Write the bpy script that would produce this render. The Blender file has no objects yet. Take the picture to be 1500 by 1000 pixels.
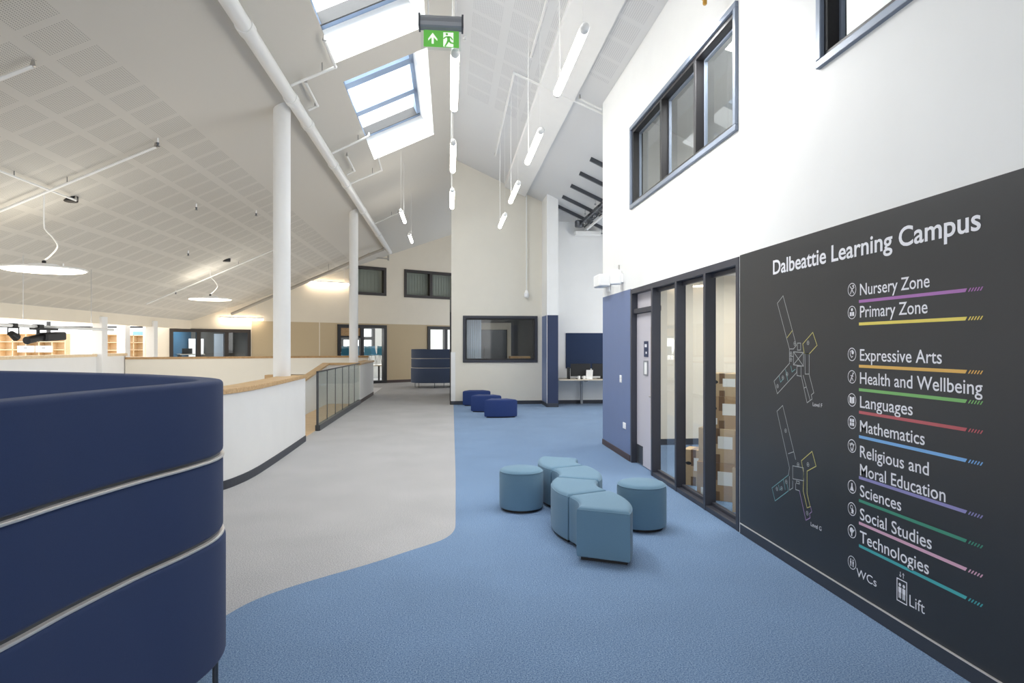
import bpy, bmesh, math, random
from mathutils import Vector, Matrix
random.seed(7)
C = bpy.context.scene.collection
PI = math.pi

# ------------------------------------------------------------------ camera, sky, lights, exposure
sc = bpy.context.scene
F_PX = 940.0
YAW = math.atan(92 / F_PX)
cd = bpy.data.cameras.new('camera')
cam = bpy.data.objects.new('camera', cd); C.objects.link(cam)
cam.location = (0, 0, 1.65); cam.rotation_euler = (PI / 2, 0, -YAW)
cd.sensor_width = 36; cd.lens = 36 * F_PX / 1500; cd.shift_y = 5 / 1500; cd.clip_end = 200
sc.camera = cam
sc.view_settings.view_transform = 'Standard'; sc.view_settings.look = 'None'
sc.view_settings.gamma = 1; sc.view_settings.use_curve_mapping = False
sc.view_settings.exposure = 0.56
wd = bpy.data.worlds.new('sky'); sc.world = wd; wd.use_nodes = True
bg = wd.node_tree.nodes['Background']
bg.inputs[0].default_value = (0.97, 0.99, 1.0, 1); bg.inputs[1].default_value = 1.5
sc.cycles.use_denoising = True
sc.cycles.max_bounces = 10; sc.cycles.diffuse_bounces = 5; sc.cycles.transparent_max_bounces = 16
sc.cycles.sample_clamp_indirect = 6

def fpv(a, n, z): return (-2.27 + .8355 * a - .549 * n, 28.56 + .549 * a + .8355 * n, z)
def area(name, loc, direction, sx, sy, power, col=(1, 1, 1)):
    ld = bpy.data.lights.new(name, 'AREA'); ld.shape = 'RECTANGLE'; ld.size = sx; ld.size_y = sy
    ld.energy = power; ld.color = col
    o = bpy.data.objects.new(name, ld); C.objects.link(o); o.location = loc
    o.rotation_euler = Vector(direction).to_track_quat('-Z', 'Y').to_euler()
    return o
SL = 0.46                                   # roof pitch
# daylight through the two rooflights
area('skylight_daylight', (-1.75, 7.8, 8.0), (.35, 0, -1), 2.2, 5.2, 620, (.98, .99, 1))
area('skylight_daylight', (-1.75, 12.95, 8.0), (.35, 0, -1), 2.2, 5.2, 620, (.98, .99, 1))
area('rear_fill', (-1.5, -3.6, 2.9), (.05, 1, -.02), 9.0, 3.0, 70, (.98, .99, 1))  # unseen fill light added behind the camera
area('library_daylight', (-16.5, 17.0, 2.6), (1, .1, -.05), 12, 3, 260, (.98, .99, 1))
area('alcove_fill', (6.3, 14.2, 2.4), (-1, 0, 0), 5.5, 2.2, 60, (1, .995, .96))  # area light added at the unseen side opening to brighten the alcove
area('classroom_daylight', fpv(0, 4.2, 1.9), (.549, -.8355, -.05), 6, 2.0, 90, (.99, .99, 1))

# ------------------------------------------------------------------ materials
def lin(c):
    return tuple(((v / 255) / 12.92 if v / 255 <= .04045 else ((v / 255 + .055) / 1.055) ** 2.4) for v in c)
def mat(name, col, rough=.6, metal=0, noise=0, nscale=40, bump=0, bscale=200, spec=.5, emit=0, ecol=None, sheen=0):
    m = bpy.data.materials.new(name); m.use_nodes = True
    nt = m.node_tree; b = nt.nodes['Principled BSDF']
    c = lin(col)
    b.inputs['Base Color'].default_value = (*c, 1)
    b.inputs['Roughness'].default_value = rough; b.inputs['Metallic'].default_value = metal
    b.inputs['Specular IOR Level'].default_value = spec
    if sheen: b.inputs['Sheen Weight'].default_value = sheen; b.inputs['Sheen Roughness'].default_value = .5
    if emit:
        b.inputs['Emission Color'].default_value = (*(lin(ecol) if ecol else c), 1)
        b.inputs['Emission Strength'].default_value = emit
    tc = nt.nodes.new('ShaderNodeTexCoord')
    if noise:
        n = nt.nodes.new('ShaderNodeTexNoise'); n.inputs['Scale'].default_value = nscale; n.inputs['Detail'].default_value = 4
        nt.links.new(tc.outputs['Object'], n.inputs['Vector'])
        r = nt.nodes.new('ShaderNodeValToRGB')
        r.color_ramp.elements[0].position = .3; r.color_ramp.elements[1].position = .7
        r.color_ramp.elements[0].color = (*[v * (1 - noise) for v in c], 1)
        r.color_ramp.elements[1].color = (*[min(1, v * (1 + noise)) for v in c], 1)
        nt.links.new(n.outputs['Fac'], r.inputs[0]); nt.links.new(r.outputs[0], b.inputs['Base Color'])
    if bump:
        n2 = nt.nodes.new('ShaderNodeTexNoise'); n2.inputs['Scale'].default_value = bscale; n2.inputs['Detail'].default_value = 3
        nt.links.new(tc.outputs['Object'], n2.inputs['Vector'])
        bp = nt.nodes.new('ShaderNodeBump'); bp.inputs['Strength'].default_value = bump; bp.inputs['Distance'].default_value = .01
        nt.links.new(n2.outputs['Fac'], bp.inputs['Height']); nt.links.new(bp.outputs[0], b.inputs['Normal'])
    return m
def wood(name, a, bcol, rough=.45, sc_=(2, 30, 30)):
    m = bpy.data.materials.new(name); m.use_nodes = True; nt = m.node_tree; b = nt.nodes['Principled BSDF']
    tc = nt.nodes.new('ShaderNodeTexCoord'); mp = nt.nodes.new('ShaderNodeMapping'); mp.inputs['Scale'].default_value = sc_
    n = nt.nodes.new('ShaderNodeTexNoise'); n.inputs['Scale'].default_value = 1.0; n.inputs['Detail'].default_value = 6; n.inputs['Distortion'].default_value = .6
    r = nt.nodes.new('ShaderNodeValToRGB'); r.color_ramp.elements[0].position = .3; r.color_ramp.elements[1].position = .72
    r.color_ramp.elements[0].color = (*lin(a), 1); r.color_ramp.elements[1].color = (*lin(bcol), 1)
    nt.links.new(tc.outputs['Object'], mp.inputs[0]); nt.links.new(mp.outputs[0], n.inputs['Vector'])
    nt.links.new(n.outputs['Fac'], r.inputs[0]); nt.links.new(r.outputs[0], b.inputs['Base Color'])
    b.inputs['Roughness'].default_value = rough
    return m
def glass(name, tint=(.94, .97, .96), refl=.85):
    m = bpy.data.materials.new(name); m.use_nodes = True; nt = m.node_tree
    for n in list(nt.nodes): nt.nodes.remove(n)
    out = nt.nodes.new('ShaderNodeOutputMaterial'); mx = nt.nodes.new('ShaderNodeMixShader')
    lw = nt.nodes.new('ShaderNodeLayerWeight'); lw.inputs[0].default_value = .5
    pw = nt.nodes.new('ShaderNodeMath'); pw.operation = 'POWER'; pw.inputs[1].default_value = 4.0
    fr = nt.nodes.new('ShaderNodeMath'); fr.operation = 'MULTIPLY_ADD'; fr.inputs[1].default_value = refl; fr.inputs[2].default_value = .05
    nt.links.new(lw.outputs['Facing'], pw.inputs[0]); nt.links.new(pw.outputs[0], fr.inputs[0])
    tr = nt.nodes.new('ShaderNodeBsdfTransparent'); tr.inputs[0].default_value = (*tint, 1)
    gl = nt.nodes.new('ShaderNodeBsdfGlossy'); gl.inputs['Roughness'].default_value = .02
    nt.links.new(fr.outputs[0], mx.inputs[0]); nt.links.new(tr.outputs[0], mx.inputs[1]); nt.links.new(gl.outputs[0], mx.inputs[2])
    nt.links.new(mx.outputs[0], out.inputs[0])
    return m
def carpet(name, base, dark, light):
    m = bpy.data.materials.new(name); m.use_nodes = True; nt = m.node_tree; b = nt.nodes['Principled BSDF']
    b.inputs['Roughness'].default_value = .95; b.inputs['Specular IOR Level'].default_value = .1
    b.inputs['Sheen Weight'].default_value = .12
    tc = nt.nodes.new('ShaderNodeTexCoord')
    n = nt.nodes.new('ShaderNodeTexNoise'); n.inputs['Scale'].default_value = 125; n.inputs['Detail'].default_value = 6; n.inputs['Roughness'].default_value = .75
    n2 = nt.nodes.new('ShaderNodeTexNoise'); n2.inputs['Scale'].default_value = 1.3; n2.inputs['Detail'].default_value = 3
    r = nt.nodes.new('ShaderNodeValToRGB'); e = r.color_ramp.elements
    e[0].position = .37; e[0].color = (*lin(dark), 1); e[1].position = .63; e[1].color = (*lin(light), 1)
    k = e.new(.5); k.color = (*lin(base), 1)
    nt.links.new(tc.outputs['Object'], n.inputs['Vector']); nt.links.new(tc.outputs['Object'], n2.inputs['Vector'])
    mx = nt.nodes.new('ShaderNodeMix'); mx.data_type = 'RGBA'; mx.blend_type = 'MULTIPLY'; mx.inputs[0].default_value = .25
    nt.links.new(n.outputs['Fac'], r.inputs[0]); nt.links.new(r.outputs[0], mx.inputs[6]); nt.links.new(n2.outputs['Fac'], mx.inputs[7])
    nt.links.new(mx.outputs[2], b.inputs['Base Color'])
    bp = nt.nodes.new('ShaderNodeBump'); bp.inputs['Strength'].default_value = .5; bp.inputs['Distance'].default_value = .01
    nt.links.new(n.outputs['Fac'], bp.inputs['Height']); nt.links.new(bp.outputs[0], b.inputs['Normal'])
    return m
def perforated(name, col, hole, side):
    """white plasterboard with square fields of small drilled holes"""
    m = bpy.data.materials.new(name); m.use_nodes = True; nt = m.node_tree; b = nt.nodes['Principled BSDF']
    b.inputs['Roughness'].default_value = .75; b.inputs['Specular IOR Level'].default_value = .2
    tc = nt.nodes.new('ShaderNodeTexCoord'); sx = nt.nodes.new('ShaderNodeSeparateXYZ'); nt.links.new(tc.outputs['Object'], sx.inputs[0])
    def M(op, a, bb=None, c=None):
        n = nt.nodes.new('ShaderNodeMath'); n.operation = op
        for i, v in enumerate((a, bb, c)):
            if v is None: continue
            if isinstance(v, (int, float)): n.inputs[i].default_value = v
            else: nt.links.new(v, n.inputs[i])
        return n.outputs[0]
    X, Y = sx.outputs[0], sx.outputs[1]
    if side == 'left':
        p = M('DIVIDE', M('SUBTRACT', -3.88, X), .54); pin = M('LESS_THAN', M('FRACT', p), .80); zone = M('LESS_THAN', X, -3.87)
    else:
        p = M('DIVIDE', M('SUBTRACT', X, .36), .54); pin = M('LESS_THAN', M('FRACT', p), .80)
        za = M('MULTIPLY', M('GREATER_THAN', X, .355), M('LESS_THAN', X, 1.54))
        zb = M('MULTIPLY', M('GREATER_THAN', X, 2.05), M('LESS_THAN', X, 2.46))
        zb2 = M('MULTIPLY', zb, M('LESS_THAN', Y, 9.8))
        pin = M('MAXIMUM', M('MULTIPLY', pin, za), zb2); zone = M('LESS_THAN', Y, 13.0)
    q = M('DIVIDE', M('SUBTRACT', Y, 6.95), .552); qin = M('LESS_THAN', M('FRACT', M('ADD', q, 40)), .82)
    d1 = M('SUBTRACT', M('FRACT', M('DIVIDE', M('ADD', X, 50), .024)), .5); d2 = M('SUBTRACT', M('FRACT', M('DIVIDE', M('ADD', Y, 50), .0265)), .5)
    rr = M('ADD', M('MULTIPLY', d1, d1), M('MULTIPLY', d2, d2)); dot = M('LESS_THAN', rr, .062)
    f = M('MULTIPLY', M('MULTIPLY', pin, qin), M('MULTIPLY', zone, dot))
    mx = nt.nodes.new('ShaderNodeMix'); mx.data_type = 'RGBA'
    mx.inputs[6].default_value = (*lin(col), 1); mx.inputs[7].default_value = (*lin(hole), 1)
    nt.links.new(f, mx.inputs[0]); nt.links.new(mx.outputs[2], b.inputs['Base Color'])
    return m

M_ = {}
M_['white'] = mat('white_paint', (231, 231, 230), .6, noise=.012, nscale=3)
M_['white_warmlit'] = mat('warm_lit_white', (230, 220, 202), .6, noise=.012, nscale=3)  # white walls with the warm, dimmer light mixed into the colour
M_['beige'] = mat('beige_paint', (222, 217, 205), .6, noise=.012, nscale=3)
M_['tan'] = mat('tan_fabric_board', (199, 180, 148), .85, noise=.03, nscale=60, bump=.1)
M_['navy_wall'] = mat('navy_paint', (36, 49, 82), .5)
M_['blue_wall'] = mat('mid_blue_paint', (106, 122, 160), .5, noise=.015, nscale=4)
M_['black_panel'] = mat('charcoal_graphic_vinyl', (42, 44, 48), .42, noise=.03, nscale=5, spec=.55)
M_['skirt'] = mat('charcoal_skirting', (52, 56, 66), .5)
M_['brown_skirt'] = mat('dark_brown_skirting', (66, 48, 46), .5)
M_['frame'] = mat('charcoal_frame', (52, 54, 64), .45, spec=.5)
M_['frame_blk'] = mat('black_frame', (30, 29, 31), .45)
M_['frame_brown'] = mat('dark_brown_frame', (52, 46, 43), .45)
M_['frame_blue'] = mat('satin_blue_grey_trim', (122, 132, 148), .4, metal=.2)
M_['sash'] = mat('rooflight_sash', (128, 148, 176), .5)
M_['carpet_blue'] = carpet('blue_carpet', (114, 144, 182), (64, 92, 130), (168, 192, 217))
M_['carpet_grey'] = carpet('grey_carpet', (184, 183, 184), (134, 133, 136), (220, 218, 216))
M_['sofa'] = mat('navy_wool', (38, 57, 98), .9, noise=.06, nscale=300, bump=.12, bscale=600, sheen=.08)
M_['sofa_shaded'] = mat('navy_wool_shaded', (34, 44, 76), .9, noise=.06, nscale=300, bump=.12, bscale=600, sheen=.05)  # same navy wool, darkened for the shade inside the sofa
M_['sofa_far'] = mat('slate_navy_wool', (64, 76, 100), .9, noise=.05, nscale=300, bump=.1, bscale=500, sheen=.08)
M_['pouf'] = mat('teal_blue_fabric', (98, 131, 154), .85, noise=.035, nscale=220, bump=.1, bscale=500, sheen=.1)
M_['pouf_dark'] = mat('royal_blue_fabric', (24, 50, 106), .8, noise=.04, nscale=220, bump=.1, bscale=500, sheen=.06)
M_['base_blk'] = mat('black_base', (18, 19, 22), .6)
M_['steel'] = mat('brushed_steel', (190, 188, 186), .3, metal=1)
M_['steel_dk'] = mat('dark_steel', (92, 95, 100), .4, metal=.8)
M_['band'] = mat('satin_aluminium', (232, 226, 220), .35, metal=.5)
M_['oak'] = wood('oak', (178, 140, 92), (214, 182, 136))
M_['oak_dk'] = wood('oak_edge', (150, 116, 74), (184, 148, 102))
M_['timber'] = wood('timber_floor', (196, 160, 112), (222, 190, 146), .4, (3, 18, 18))
M_['birch'] = wood('birch_ply', (222, 196, 158), (236, 216, 184), .5)
M_['ceilL'] = perforated('perforated_ceiling', (206, 202, 194), (150, 148, 142), 'left')
M_['ceilR'] = perforated('perforated_ceiling_pale', (216, 217, 218), (182, 183, 187), 'right')
M_['pipe'] = mat('white_pipe', (232, 232, 230), .4)
M_['pipe_grey'] = mat('grey_pipe', (176, 170, 160), .45)
M_['glass'] = glass('clear_glass')
M_['glass_tint'] = glass('greenish_glass', (.93, .96, .95), .22)
M_['glass_dim'] = glass('dim_glass', (.72, .76, .76))
M_['tube'] = mat('lit_tube', (255, 250, 242), .4, emit=10.0, ecol=(255, 247, 234))
M_['disc_lit'] = mat('lit_disc', (255, 248, 236), .4, emit=5.0, ecol=(255, 240, 218))
M_['linear_lit'] = mat('lit_linear', (255, 246, 232), .4, emit=10.0, ecol=(255, 238, 214))
M_['lampwhite'] = mat('lamp_white', (240, 240, 238), .4)
M_['black'] = mat('black_plastic', (20, 20, 22), .45)
M_['plastic'] = mat('white_plastic', (240, 240, 240), .4)
M_['text'] = mat('white_vinyl', (232, 232, 238), .5)
M_['line'] = mat('pale_grey_vinyl', (176, 178, 180), .5)
M_['exit_green'] = mat('exit_green', (112, 204, 84), .5, emit=.1)
M_['exit_white'] = mat('exit_white', (250, 252, 240), .5, emit=.3)
M_['silver'] = mat('silver_casing', (150, 153, 158), .45, metal=.4)
M_['door_leaf'] = mat('pale_lilac_laminate', (196, 192, 200), .4)
M_['card'] = mat('cardboard', (176, 146, 112), .8, noise=.06, nscale=8)
M_['card2'] = mat('pale_cardboard', (196, 170, 136), .8, noise=.06, nscale=8)
M_['tape'] = mat('brown_tape', (120, 92, 66), .3)
M_['paper'] = mat('white_paper', (240, 240, 238), .7)
M_['room_cream'] = mat('cream_wall', (228, 222, 208), .6)
M_['whiteboard'] = mat('whiteboard', (244, 246, 248), .25)
M_['navy_board'] = mat('navy_felt', (34, 50, 80), .9, bump=.1)
M_['desk'] = wood('pale_desk_laminate', (196, 184, 164), (212, 200, 182), .4)
M_['blind'] = mat('grey_green_blind', (150, 152, 140), .8)
M_['blind_cool'] = mat('pale_blue_blind', (168, 180, 194), .8)
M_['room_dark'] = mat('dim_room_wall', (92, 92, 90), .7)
M_['teal_wall'] = mat('teal_blue_wall', (42, 84, 112), .6)
M_['chair_teal'] = mat('teal_plastic', (30, 120, 156), .4)
M_['sky_blue'] = mat('pale_blue_panel', (150, 200, 226), .6)

# ------------------------------------------------------------------ mesh helpers
class B:
    def __init__(s): s.v = []; s.f = []; s.m = []; s.cur = 0
    def add(s, vs, fs):
        o = len(s.v); s.v += [tuple(p) for p in vs]
        for f in fs: s.f.append([i + o for i in f]); s.m.append(s.cur)
        return s
    def box(s, x0, y0, z0, x1, y1, z1):
        x0, x1 = sorted((x0, x1)); y0, y1 = sorted((y0, y1)); z0, z1 = sorted((z0, z1))
        vs = [(x, y, z) for z in (z0, z1) for y in (y0, y1) for x in (x0, x1)]
        return s.add(vs, [(0, 2, 3, 1), (4, 5, 7, 6), (0, 1, 5, 4), (2, 6, 7, 3), (0, 4, 6, 2), (1, 3, 7, 5)])
    def obox(s, c, u, v, w, du, dv, dw):
        """oriented box: centre c, unit axes u,v,w, half sizes"""
        c, u, v, w = Vector(c), Vector(u), Vector(v), Vector(w)
        vs = [c + u * (a * du) + v * (b * dv) + w * (k * dw) for k in (-1, 1) for b in (-1, 1) for a in (-1, 1)]
        return s.add(vs, [(0, 2, 3, 1), (4, 5, 7, 6), (0, 1, 5, 4), (2, 6, 7, 3), (0, 4, 6, 2), (1, 3, 7, 5)])
    def prism(s, poly, z0, z1):
        n = len(poly)
        a = sum(poly[i][0] * poly[(i + 1) % n][1] - poly[(i + 1) % n][0] * poly[i][1] for i in range(n))
        if a < 0: poly = poly[::-1]
        vs = [(x, y, z0) for x, y in poly] + [(x, y, z1) for x, y in poly]
        fs = [tuple(range(n))[::-1], tuple(range(n, 2 * n))] + [(i, (i + 1) % n, n + (i + 1) % n, n + i) for i in range(n)]
        return s.add(vs, fs)
    def tube(s, pts, r, n=12, cap=True):
        pts = [Vector(p) for p in pts]; N = len(pts)
        rs = r if isinstance(r, (list, tuple)) else [r] * N
        t0 = (pts[1] - pts[0]).normalized(); ref = Vector((0, 0, 1)) if abs(t0.z) < .9 else Vector((1, 0, 0))
        u = t0.cross(ref).normalized(); vs = []
        for i, p in enumerate(pts):
            a = pts[max(0, i - 1)]; b = pts[min(N - 1, i + 1)]; t = (b - a).normalized()
            u = (u - t * u.dot(t)).normalized(); w = t.cross(u)
            vs += [p + (u * math.cos(2 * PI * k / n) + w * math.sin(2 * PI * k / n)) * rs[i] for k in range(n)]
        fs = [(i * n + k, i * n + (k + 1) % n, (i + 1) * n + (k + 1) % n, (i + 1) * n + k) for i in range(N - 1) for k in range(n)]
        if cap: fs += [tuple(range(n))[::-1], tuple(range((N - 1) * n, N * n))]
        return s.add(vs, fs)
    def lathe(s, prof, c=(0, 0, 0), n=32):
        """profile of (r,z) bottom to top about +Z"""
        vs = []; K = len(prof)
        for r, z in prof: vs += [(c[0] + r * math.cos(2 * PI * k / n), c[1] + r * math.sin(2 * PI * k / n), c[2] + z) for k in range(n)]
        fs = [(i * n + k, i * n + (k + 1) % n, (i + 1) * n + (k + 1) % n, (i + 1) * n + k) for i in range(K - 1) for k in range(n)]
        fs += [tuple(range(n))[::-1], tuple(range((K - 1) * n, K * n))]
        return s.add(vs, fs)
    def ball(s, c, r, n=12):
        return s.lathe([(r * math.sin(PI * (i + .02) / 8.04), -r * math.cos(PI * (i + .02) / 8.04)) for i in range(9)], c, n)
    def sweep(s, path, prof, closed=False):
        """path of (x,y); prof closed loop of (off,z), off along the left normal of travel"""
        N = len(path); K = len(prof); vs = []
        for i, p in enumerate(path):
            a = path[(i - 1) % N] if closed else path[max(0, i - 1)]; b = path[(i + 1) % N] if closed else path[min(N - 1, i + 1)]
            dx, dy = b[0] - a[0], b[1] - a[1]; l = math.hypot(dx, dy); nx, ny = -dy / l, dx / l
            vs += [(p[0] + nx * o, p[1] + ny * o, z) for o, z in prof]
        fs = []
        for i in range(N if closed else N - 1):
            j = (i + 1) % N
            fs += [(i * K + k, j * K + k, j * K + (k + 1) % K, i * K + (k + 1) % K) for k in range(K)]
        if not closed: fs += [tuple(range(K)), tuple(range((N - 1) * K, N * K))[::-1]]
        return s.add(vs, fs)
    def mesh(s, name, off=(0, 0, 0)):
        me = bpy.data.meshes.new(name)
        me.from_pydata([(x - off[0], y - off[1], z - off[2]) for x, y, z in s.v], [], s.f)
        me.update()
        return me
def obj(name, b, m, parent=None, label=None, bevel=0, smooth=False, seg=2, fix=True, kind=None):
    off = tuple(parent.matrix_basis.translation) if parent is not None and parent.parent is None else \
        (tuple(parent.parent.matrix_basis.translation) if parent is not None else (0, 0, 0))
    if parent is not None and parent.parent is not None: off = tuple(Vector(off) + parent.matrix_basis.translation)
    me = b.mesh(name, off)
    ms = m if isinstance(m, (list, tuple)) else [m]
    for x in ms: me.materials.append(M_[x] if isinstance(x, str) else x)
    if len(ms) > 1: me.polygons.foreach_set('material_index', b.m)
    if fix:
        bm = bmesh.new(); bm.from_mesh(me); bmesh.ops.recalc_face_normals(bm, faces=bm.faces); bm.to_mesh(me); bm.free()
    if smooth or bevel:
        me.polygons.foreach_set('use_smooth', [True] * len(me.polygons)); me.set_sharp_from_angle(angle=math.radians(38))
    o = bpy.data.objects.new(name, me); C.objects.link(o)
    if parent is not None: o.parent = parent
    if label: o['label'] = label
    if kind: o['kind'] = kind
    if bevel:
        md = o.modifiers.new('edge', 'BEVEL'); md.width = bevel; md.segments = seg; md.limit_method = 'ANGLE'; md.angle_limit = math.radians(40)
        md.harden_normals = False
    return o
def thing(name, label, cat, loc=(0, 0, 0), group=None):
    o = bpy.data.objects.new(name, None); C.objects.link(o); o.location = loc; o.empty_display_size = .1
    o['label'] = label; o['category'] = cat
    if group: o['group'] = group
    return o
def tag(o, label, cat, group=None):
    o['label'] = label; o['category'] = cat
    if group: o['group'] = group
    return o
def struct(name, b, m, parent=None, **k):
    o = obj(name, b, m, parent, **k)
    if parent is None: o['kind'] = 'structure'
    return o
def sroot(name, loc=(0, 0, 0)):
    o = bpy.data.objects.new(name, None); C.objects.link(o); o.location = loc; o['kind'] = 'structure'; return o
def dup(root, loc, rotz=None, label=None):
    r = root.copy(); C.objects.link(r); r.location = loc
    if rotz is not None: r.rotation_euler = (0, 0, rotz)
    if label: r['label'] = label
    for ch in list(root.children):
        c = ch.copy(); C.objects.link(c); c.parent = r
        for g in list(ch.children):
            d = g.copy(); C.objects.link(d); d.parent = c
    return r
def rrect(x0, x1, z0, z1, r, n=4):
    out = []
    for cx, cz, a0 in ((x1 - r, z0 + r, -PI / 2), (x1 - r, z1 - r, 0), (x0 + r, z1 - r, PI / 2), (x0 + r, z0 + r, PI)):
        out += [(cx + r * math.cos(a0 + PI / 2 * k / n), cz + r * math.sin(a0 + PI / 2 * k / n)) for k in range(n + 1)]
    return out
def spline(pts, n=8):
    out = []; P = [pts[0]] + list(pts) + [pts[-1]]
    for i in range(1, len(P) - 2):
        p0, p1, p2, p3 = P[i - 1:i + 3]
        for k in range(n):
            t = k / n
            out.append(tuple(.5 * (2 * p1[j] + (p2[j] - p0[j]) * t + (2 * p0[j] - 5 * p1[j] + 4 * p2[j] - p3[j]) * t * t + (3 * p1[j] - p0[j] - 3 * p2[j] + p3[j]) * t ** 3) for j in range(len(p1))))
    out.append(tuple(pts[-1])); return out
def offset(path, d):
    out = []; N = len(path)
    for i, p in enumerate(path):
        a = path[max(0, i - 1)]; b = path[min(N - 1, i + 1)]
        dx, dy = b[0] - a[0], b[1] - a[1]; l = math.hypot(dx, dy); out.append((p[0] - dy / l * d, p[1] + dx / l * d))
    return out
def wallplane(name, p0, d, sr, zr, holes, th, mats, zmat=lambda s, z: 0, parent=None, nrm=None):
    """flat wall with openings: p0 (x,y) origin, d (x,y) unit along, holes (s0,s1,z0,z1); thickness towards nrm"""
    if nrm is None: nrm = (d[1], -d[0])
    S = sorted({sr[0], sr[1], *[v for h in holes for v in h[:2] if sr[0] < v < sr[1]], *EXTRA_S})
    S = [v for v in S if sr[0] <= v <= sr[1]]
    Zs = sorted({zr[0], zr[1], *[v for h in holes for v in h[2:4] if zr[0] < v < zr[1]], *EXTRA_Z}); Zs = [v for v in Zs if zr[0] <= v <= zr[1]]
    def solid(i, j):
        if i < 0 or j < 0 or i >= len(S) - 1 or j >= len(Zs) - 1: return False
        s, z = (S[i] + S[i + 1]) / 2, (Zs[j] + Zs[j + 1]) / 2
        return not any(h[0] < s < h[1] and h[2] < z < h[3] for h in holes)
    b = B()
    def pt(s, z, k): return (p0[0] + d[0] * s + nrm[0] * th * k, p0[1] + d[1] * s + nrm[1] * th * k, z)
    for i in range(len(S) - 1):
        for j in range(len(Zs) - 1):
            if not solid(i, j): continue
            s0, s1, z0, z1 = S[i], S[i + 1], Zs[j], Zs[j + 1]
            b.cur = zmat((s0 + s1) / 2, (z0 + z1) / 2)
            for k in (0, 1): b.add([pt(s0, z0, k), pt(s1, z0, k), pt(s1, z1, k), pt(s0, z1, k)], [(0, 1, 2, 3)])
            if not solid(i - 1, j): b.add([pt(s0, z0, 0), pt(s0, z0, 1), pt(s0, z1, 1), pt(s0, z1, 0)], [(0, 1, 2, 3)])
            if not solid(i + 1, j): b.add([pt(s1, z0, 0), pt(s1, z0, 1), pt(s1, z1, 1), pt(s1, z1, 0)], [(0, 1, 2, 3)])
            if not solid(i, j - 1): b.add([pt(s0, z0, 0), pt(s0, z0, 1), pt(s1, z0, 1), pt(s1, z0, 0)], [(0, 1, 2, 3)])
            if not solid(i, j + 1): b.add([pt(s0, z1, 0), pt(s0, z1, 1), pt(s1, z1, 1), pt(s1, z1, 0)], [(0, 1, 2, 3)])
    return struct(name, b, mats, parent, fix=False)
EXTRA_S, EXTRA_Z = [], []

# ------------------------------------------------------------------ floor
EDGE = [(0.13, 31.0), (0.12, 18.3), (0.08, 8.0), (0.06, 6.1), (.055, 5.85), (.04, 5.72), (0.0, 5.58), (-.09, 5.43), (-.32, 5.2), (-.6, 4.92), (-.87, 4.69), (-1.1, 4.48), (-1.26, 4.28), (-1.36, 4.05), (-1.5, 3.6), (-1.75, 2.9), (-2.2, 2.0), (-3.0, .6), (-4.2, -4.0)]
EDGE = EDGE[:3] + spline(EDGE[3:], 5)
DW_NEAR = spline([(-2.455, 11.3), (-2.44, 10.4), (-2.43, 9.5), (-2.43, 8.8), (-2.44, 8.35), (-2.48, 7.95), (-2.58, 7.55), (-2.85, 7.05), (-3.4, 6.6), (-4.6, 6.15), (-6.5, 5.8), (-9.2, 5.6)], 5)
b = B(); b.cur = 0
b.prism(EDGE + [(7.5, -4.0), (7.5, 31.0)], -.3, 0)
b.cur = 1
b.prism(EDGE[::-1] + [(0.13, 33.5), (-9, 33.5), (-9.0, 25.2), (-2.56, 25.2), (-2.56, 11.3)] + DW_NEAR + [(-17.5, 5.6), (-17.5, -4.0)], -.3, 0)
struct('floor', b, ['carpet_blue', 'carpet_grey'], fix=False)
b = B(); b.prism([(-3.42, 11.3), (-2.56, 11.3), (-2.56, 18.42), (-3.42, 18.42)], -.2, -.004)
struct('floor_landing', b, 'timber')
b = B(); b.box(-17.5, 5.6, -3.7, -2.56, 25.2, -3.6)
struct('floor_lower', b, 'desk')
b = B(); b.box(-17.5, 5.6, -.3, -9.28, 25.0, 0)
struct('floor_library', b, 'birch')

# ------------------------------------------------------------------ ceiling
def zc(x, off=0): return (6.754 + SL * x if x < .1 else 6.846 - SL * x) - off
SKY = [(-1.73, -.36, 5.6, 10.03), (-1.73, -.36, 10.74, 15.17)]
def roof(name, xs, ys, holes, m, th=.02):
    X = sorted({*xs, *[v for h in holes for v in h[:2]]}); Y = sorted({*ys, *[v for h in holes for v in h[2:]]})
    b = B()
    for i in range(len(X) - 1):
        for j in range(len(Y) - 1):
            cx, cy = (X[i] + X[i + 1]) / 2, (Y[j] + Y[j + 1]) / 2
            if any(h[0] < cx < h[1] and h[2] < cy < h[3] for h in holes): continue
            b.add([(X[i], Y[j], zc(X[i])), (X[i + 1], Y[j], zc(X[i + 1])), (X[i + 1], Y[j + 1], zc(X[i + 1])), (X[i], Y[j + 1], zc(X[i]))], [(0, 3, 2, 1)])
    return struct(name, b, m, fix=False)
roof('ceiling_left', (-9.22, .1), (-4, 32), SKY, 'ceilL')
roof('ceiling_right', (.1, 6.6), (-4, 32), [], 'ceilR')
# flush downstand strip on the right slope
b = B()
for x0, x1 in ((1.54, 2.1),):
    vs = [(x, y, zc(x, o)) for y in (2.0, 17.75) for x, o in ((x0, -.02), (x1, -.02), (x1, .11), (x0, .11))]
    b.add(vs, [(0, 1, 2, 3), (4, 7, 6, 5), (0, 4, 5, 1), (1, 5, 6, 2), (2, 6, 7, 3), (3, 7, 4, 0)])
struct('ceiling_downstand', b, 'white')
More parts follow.
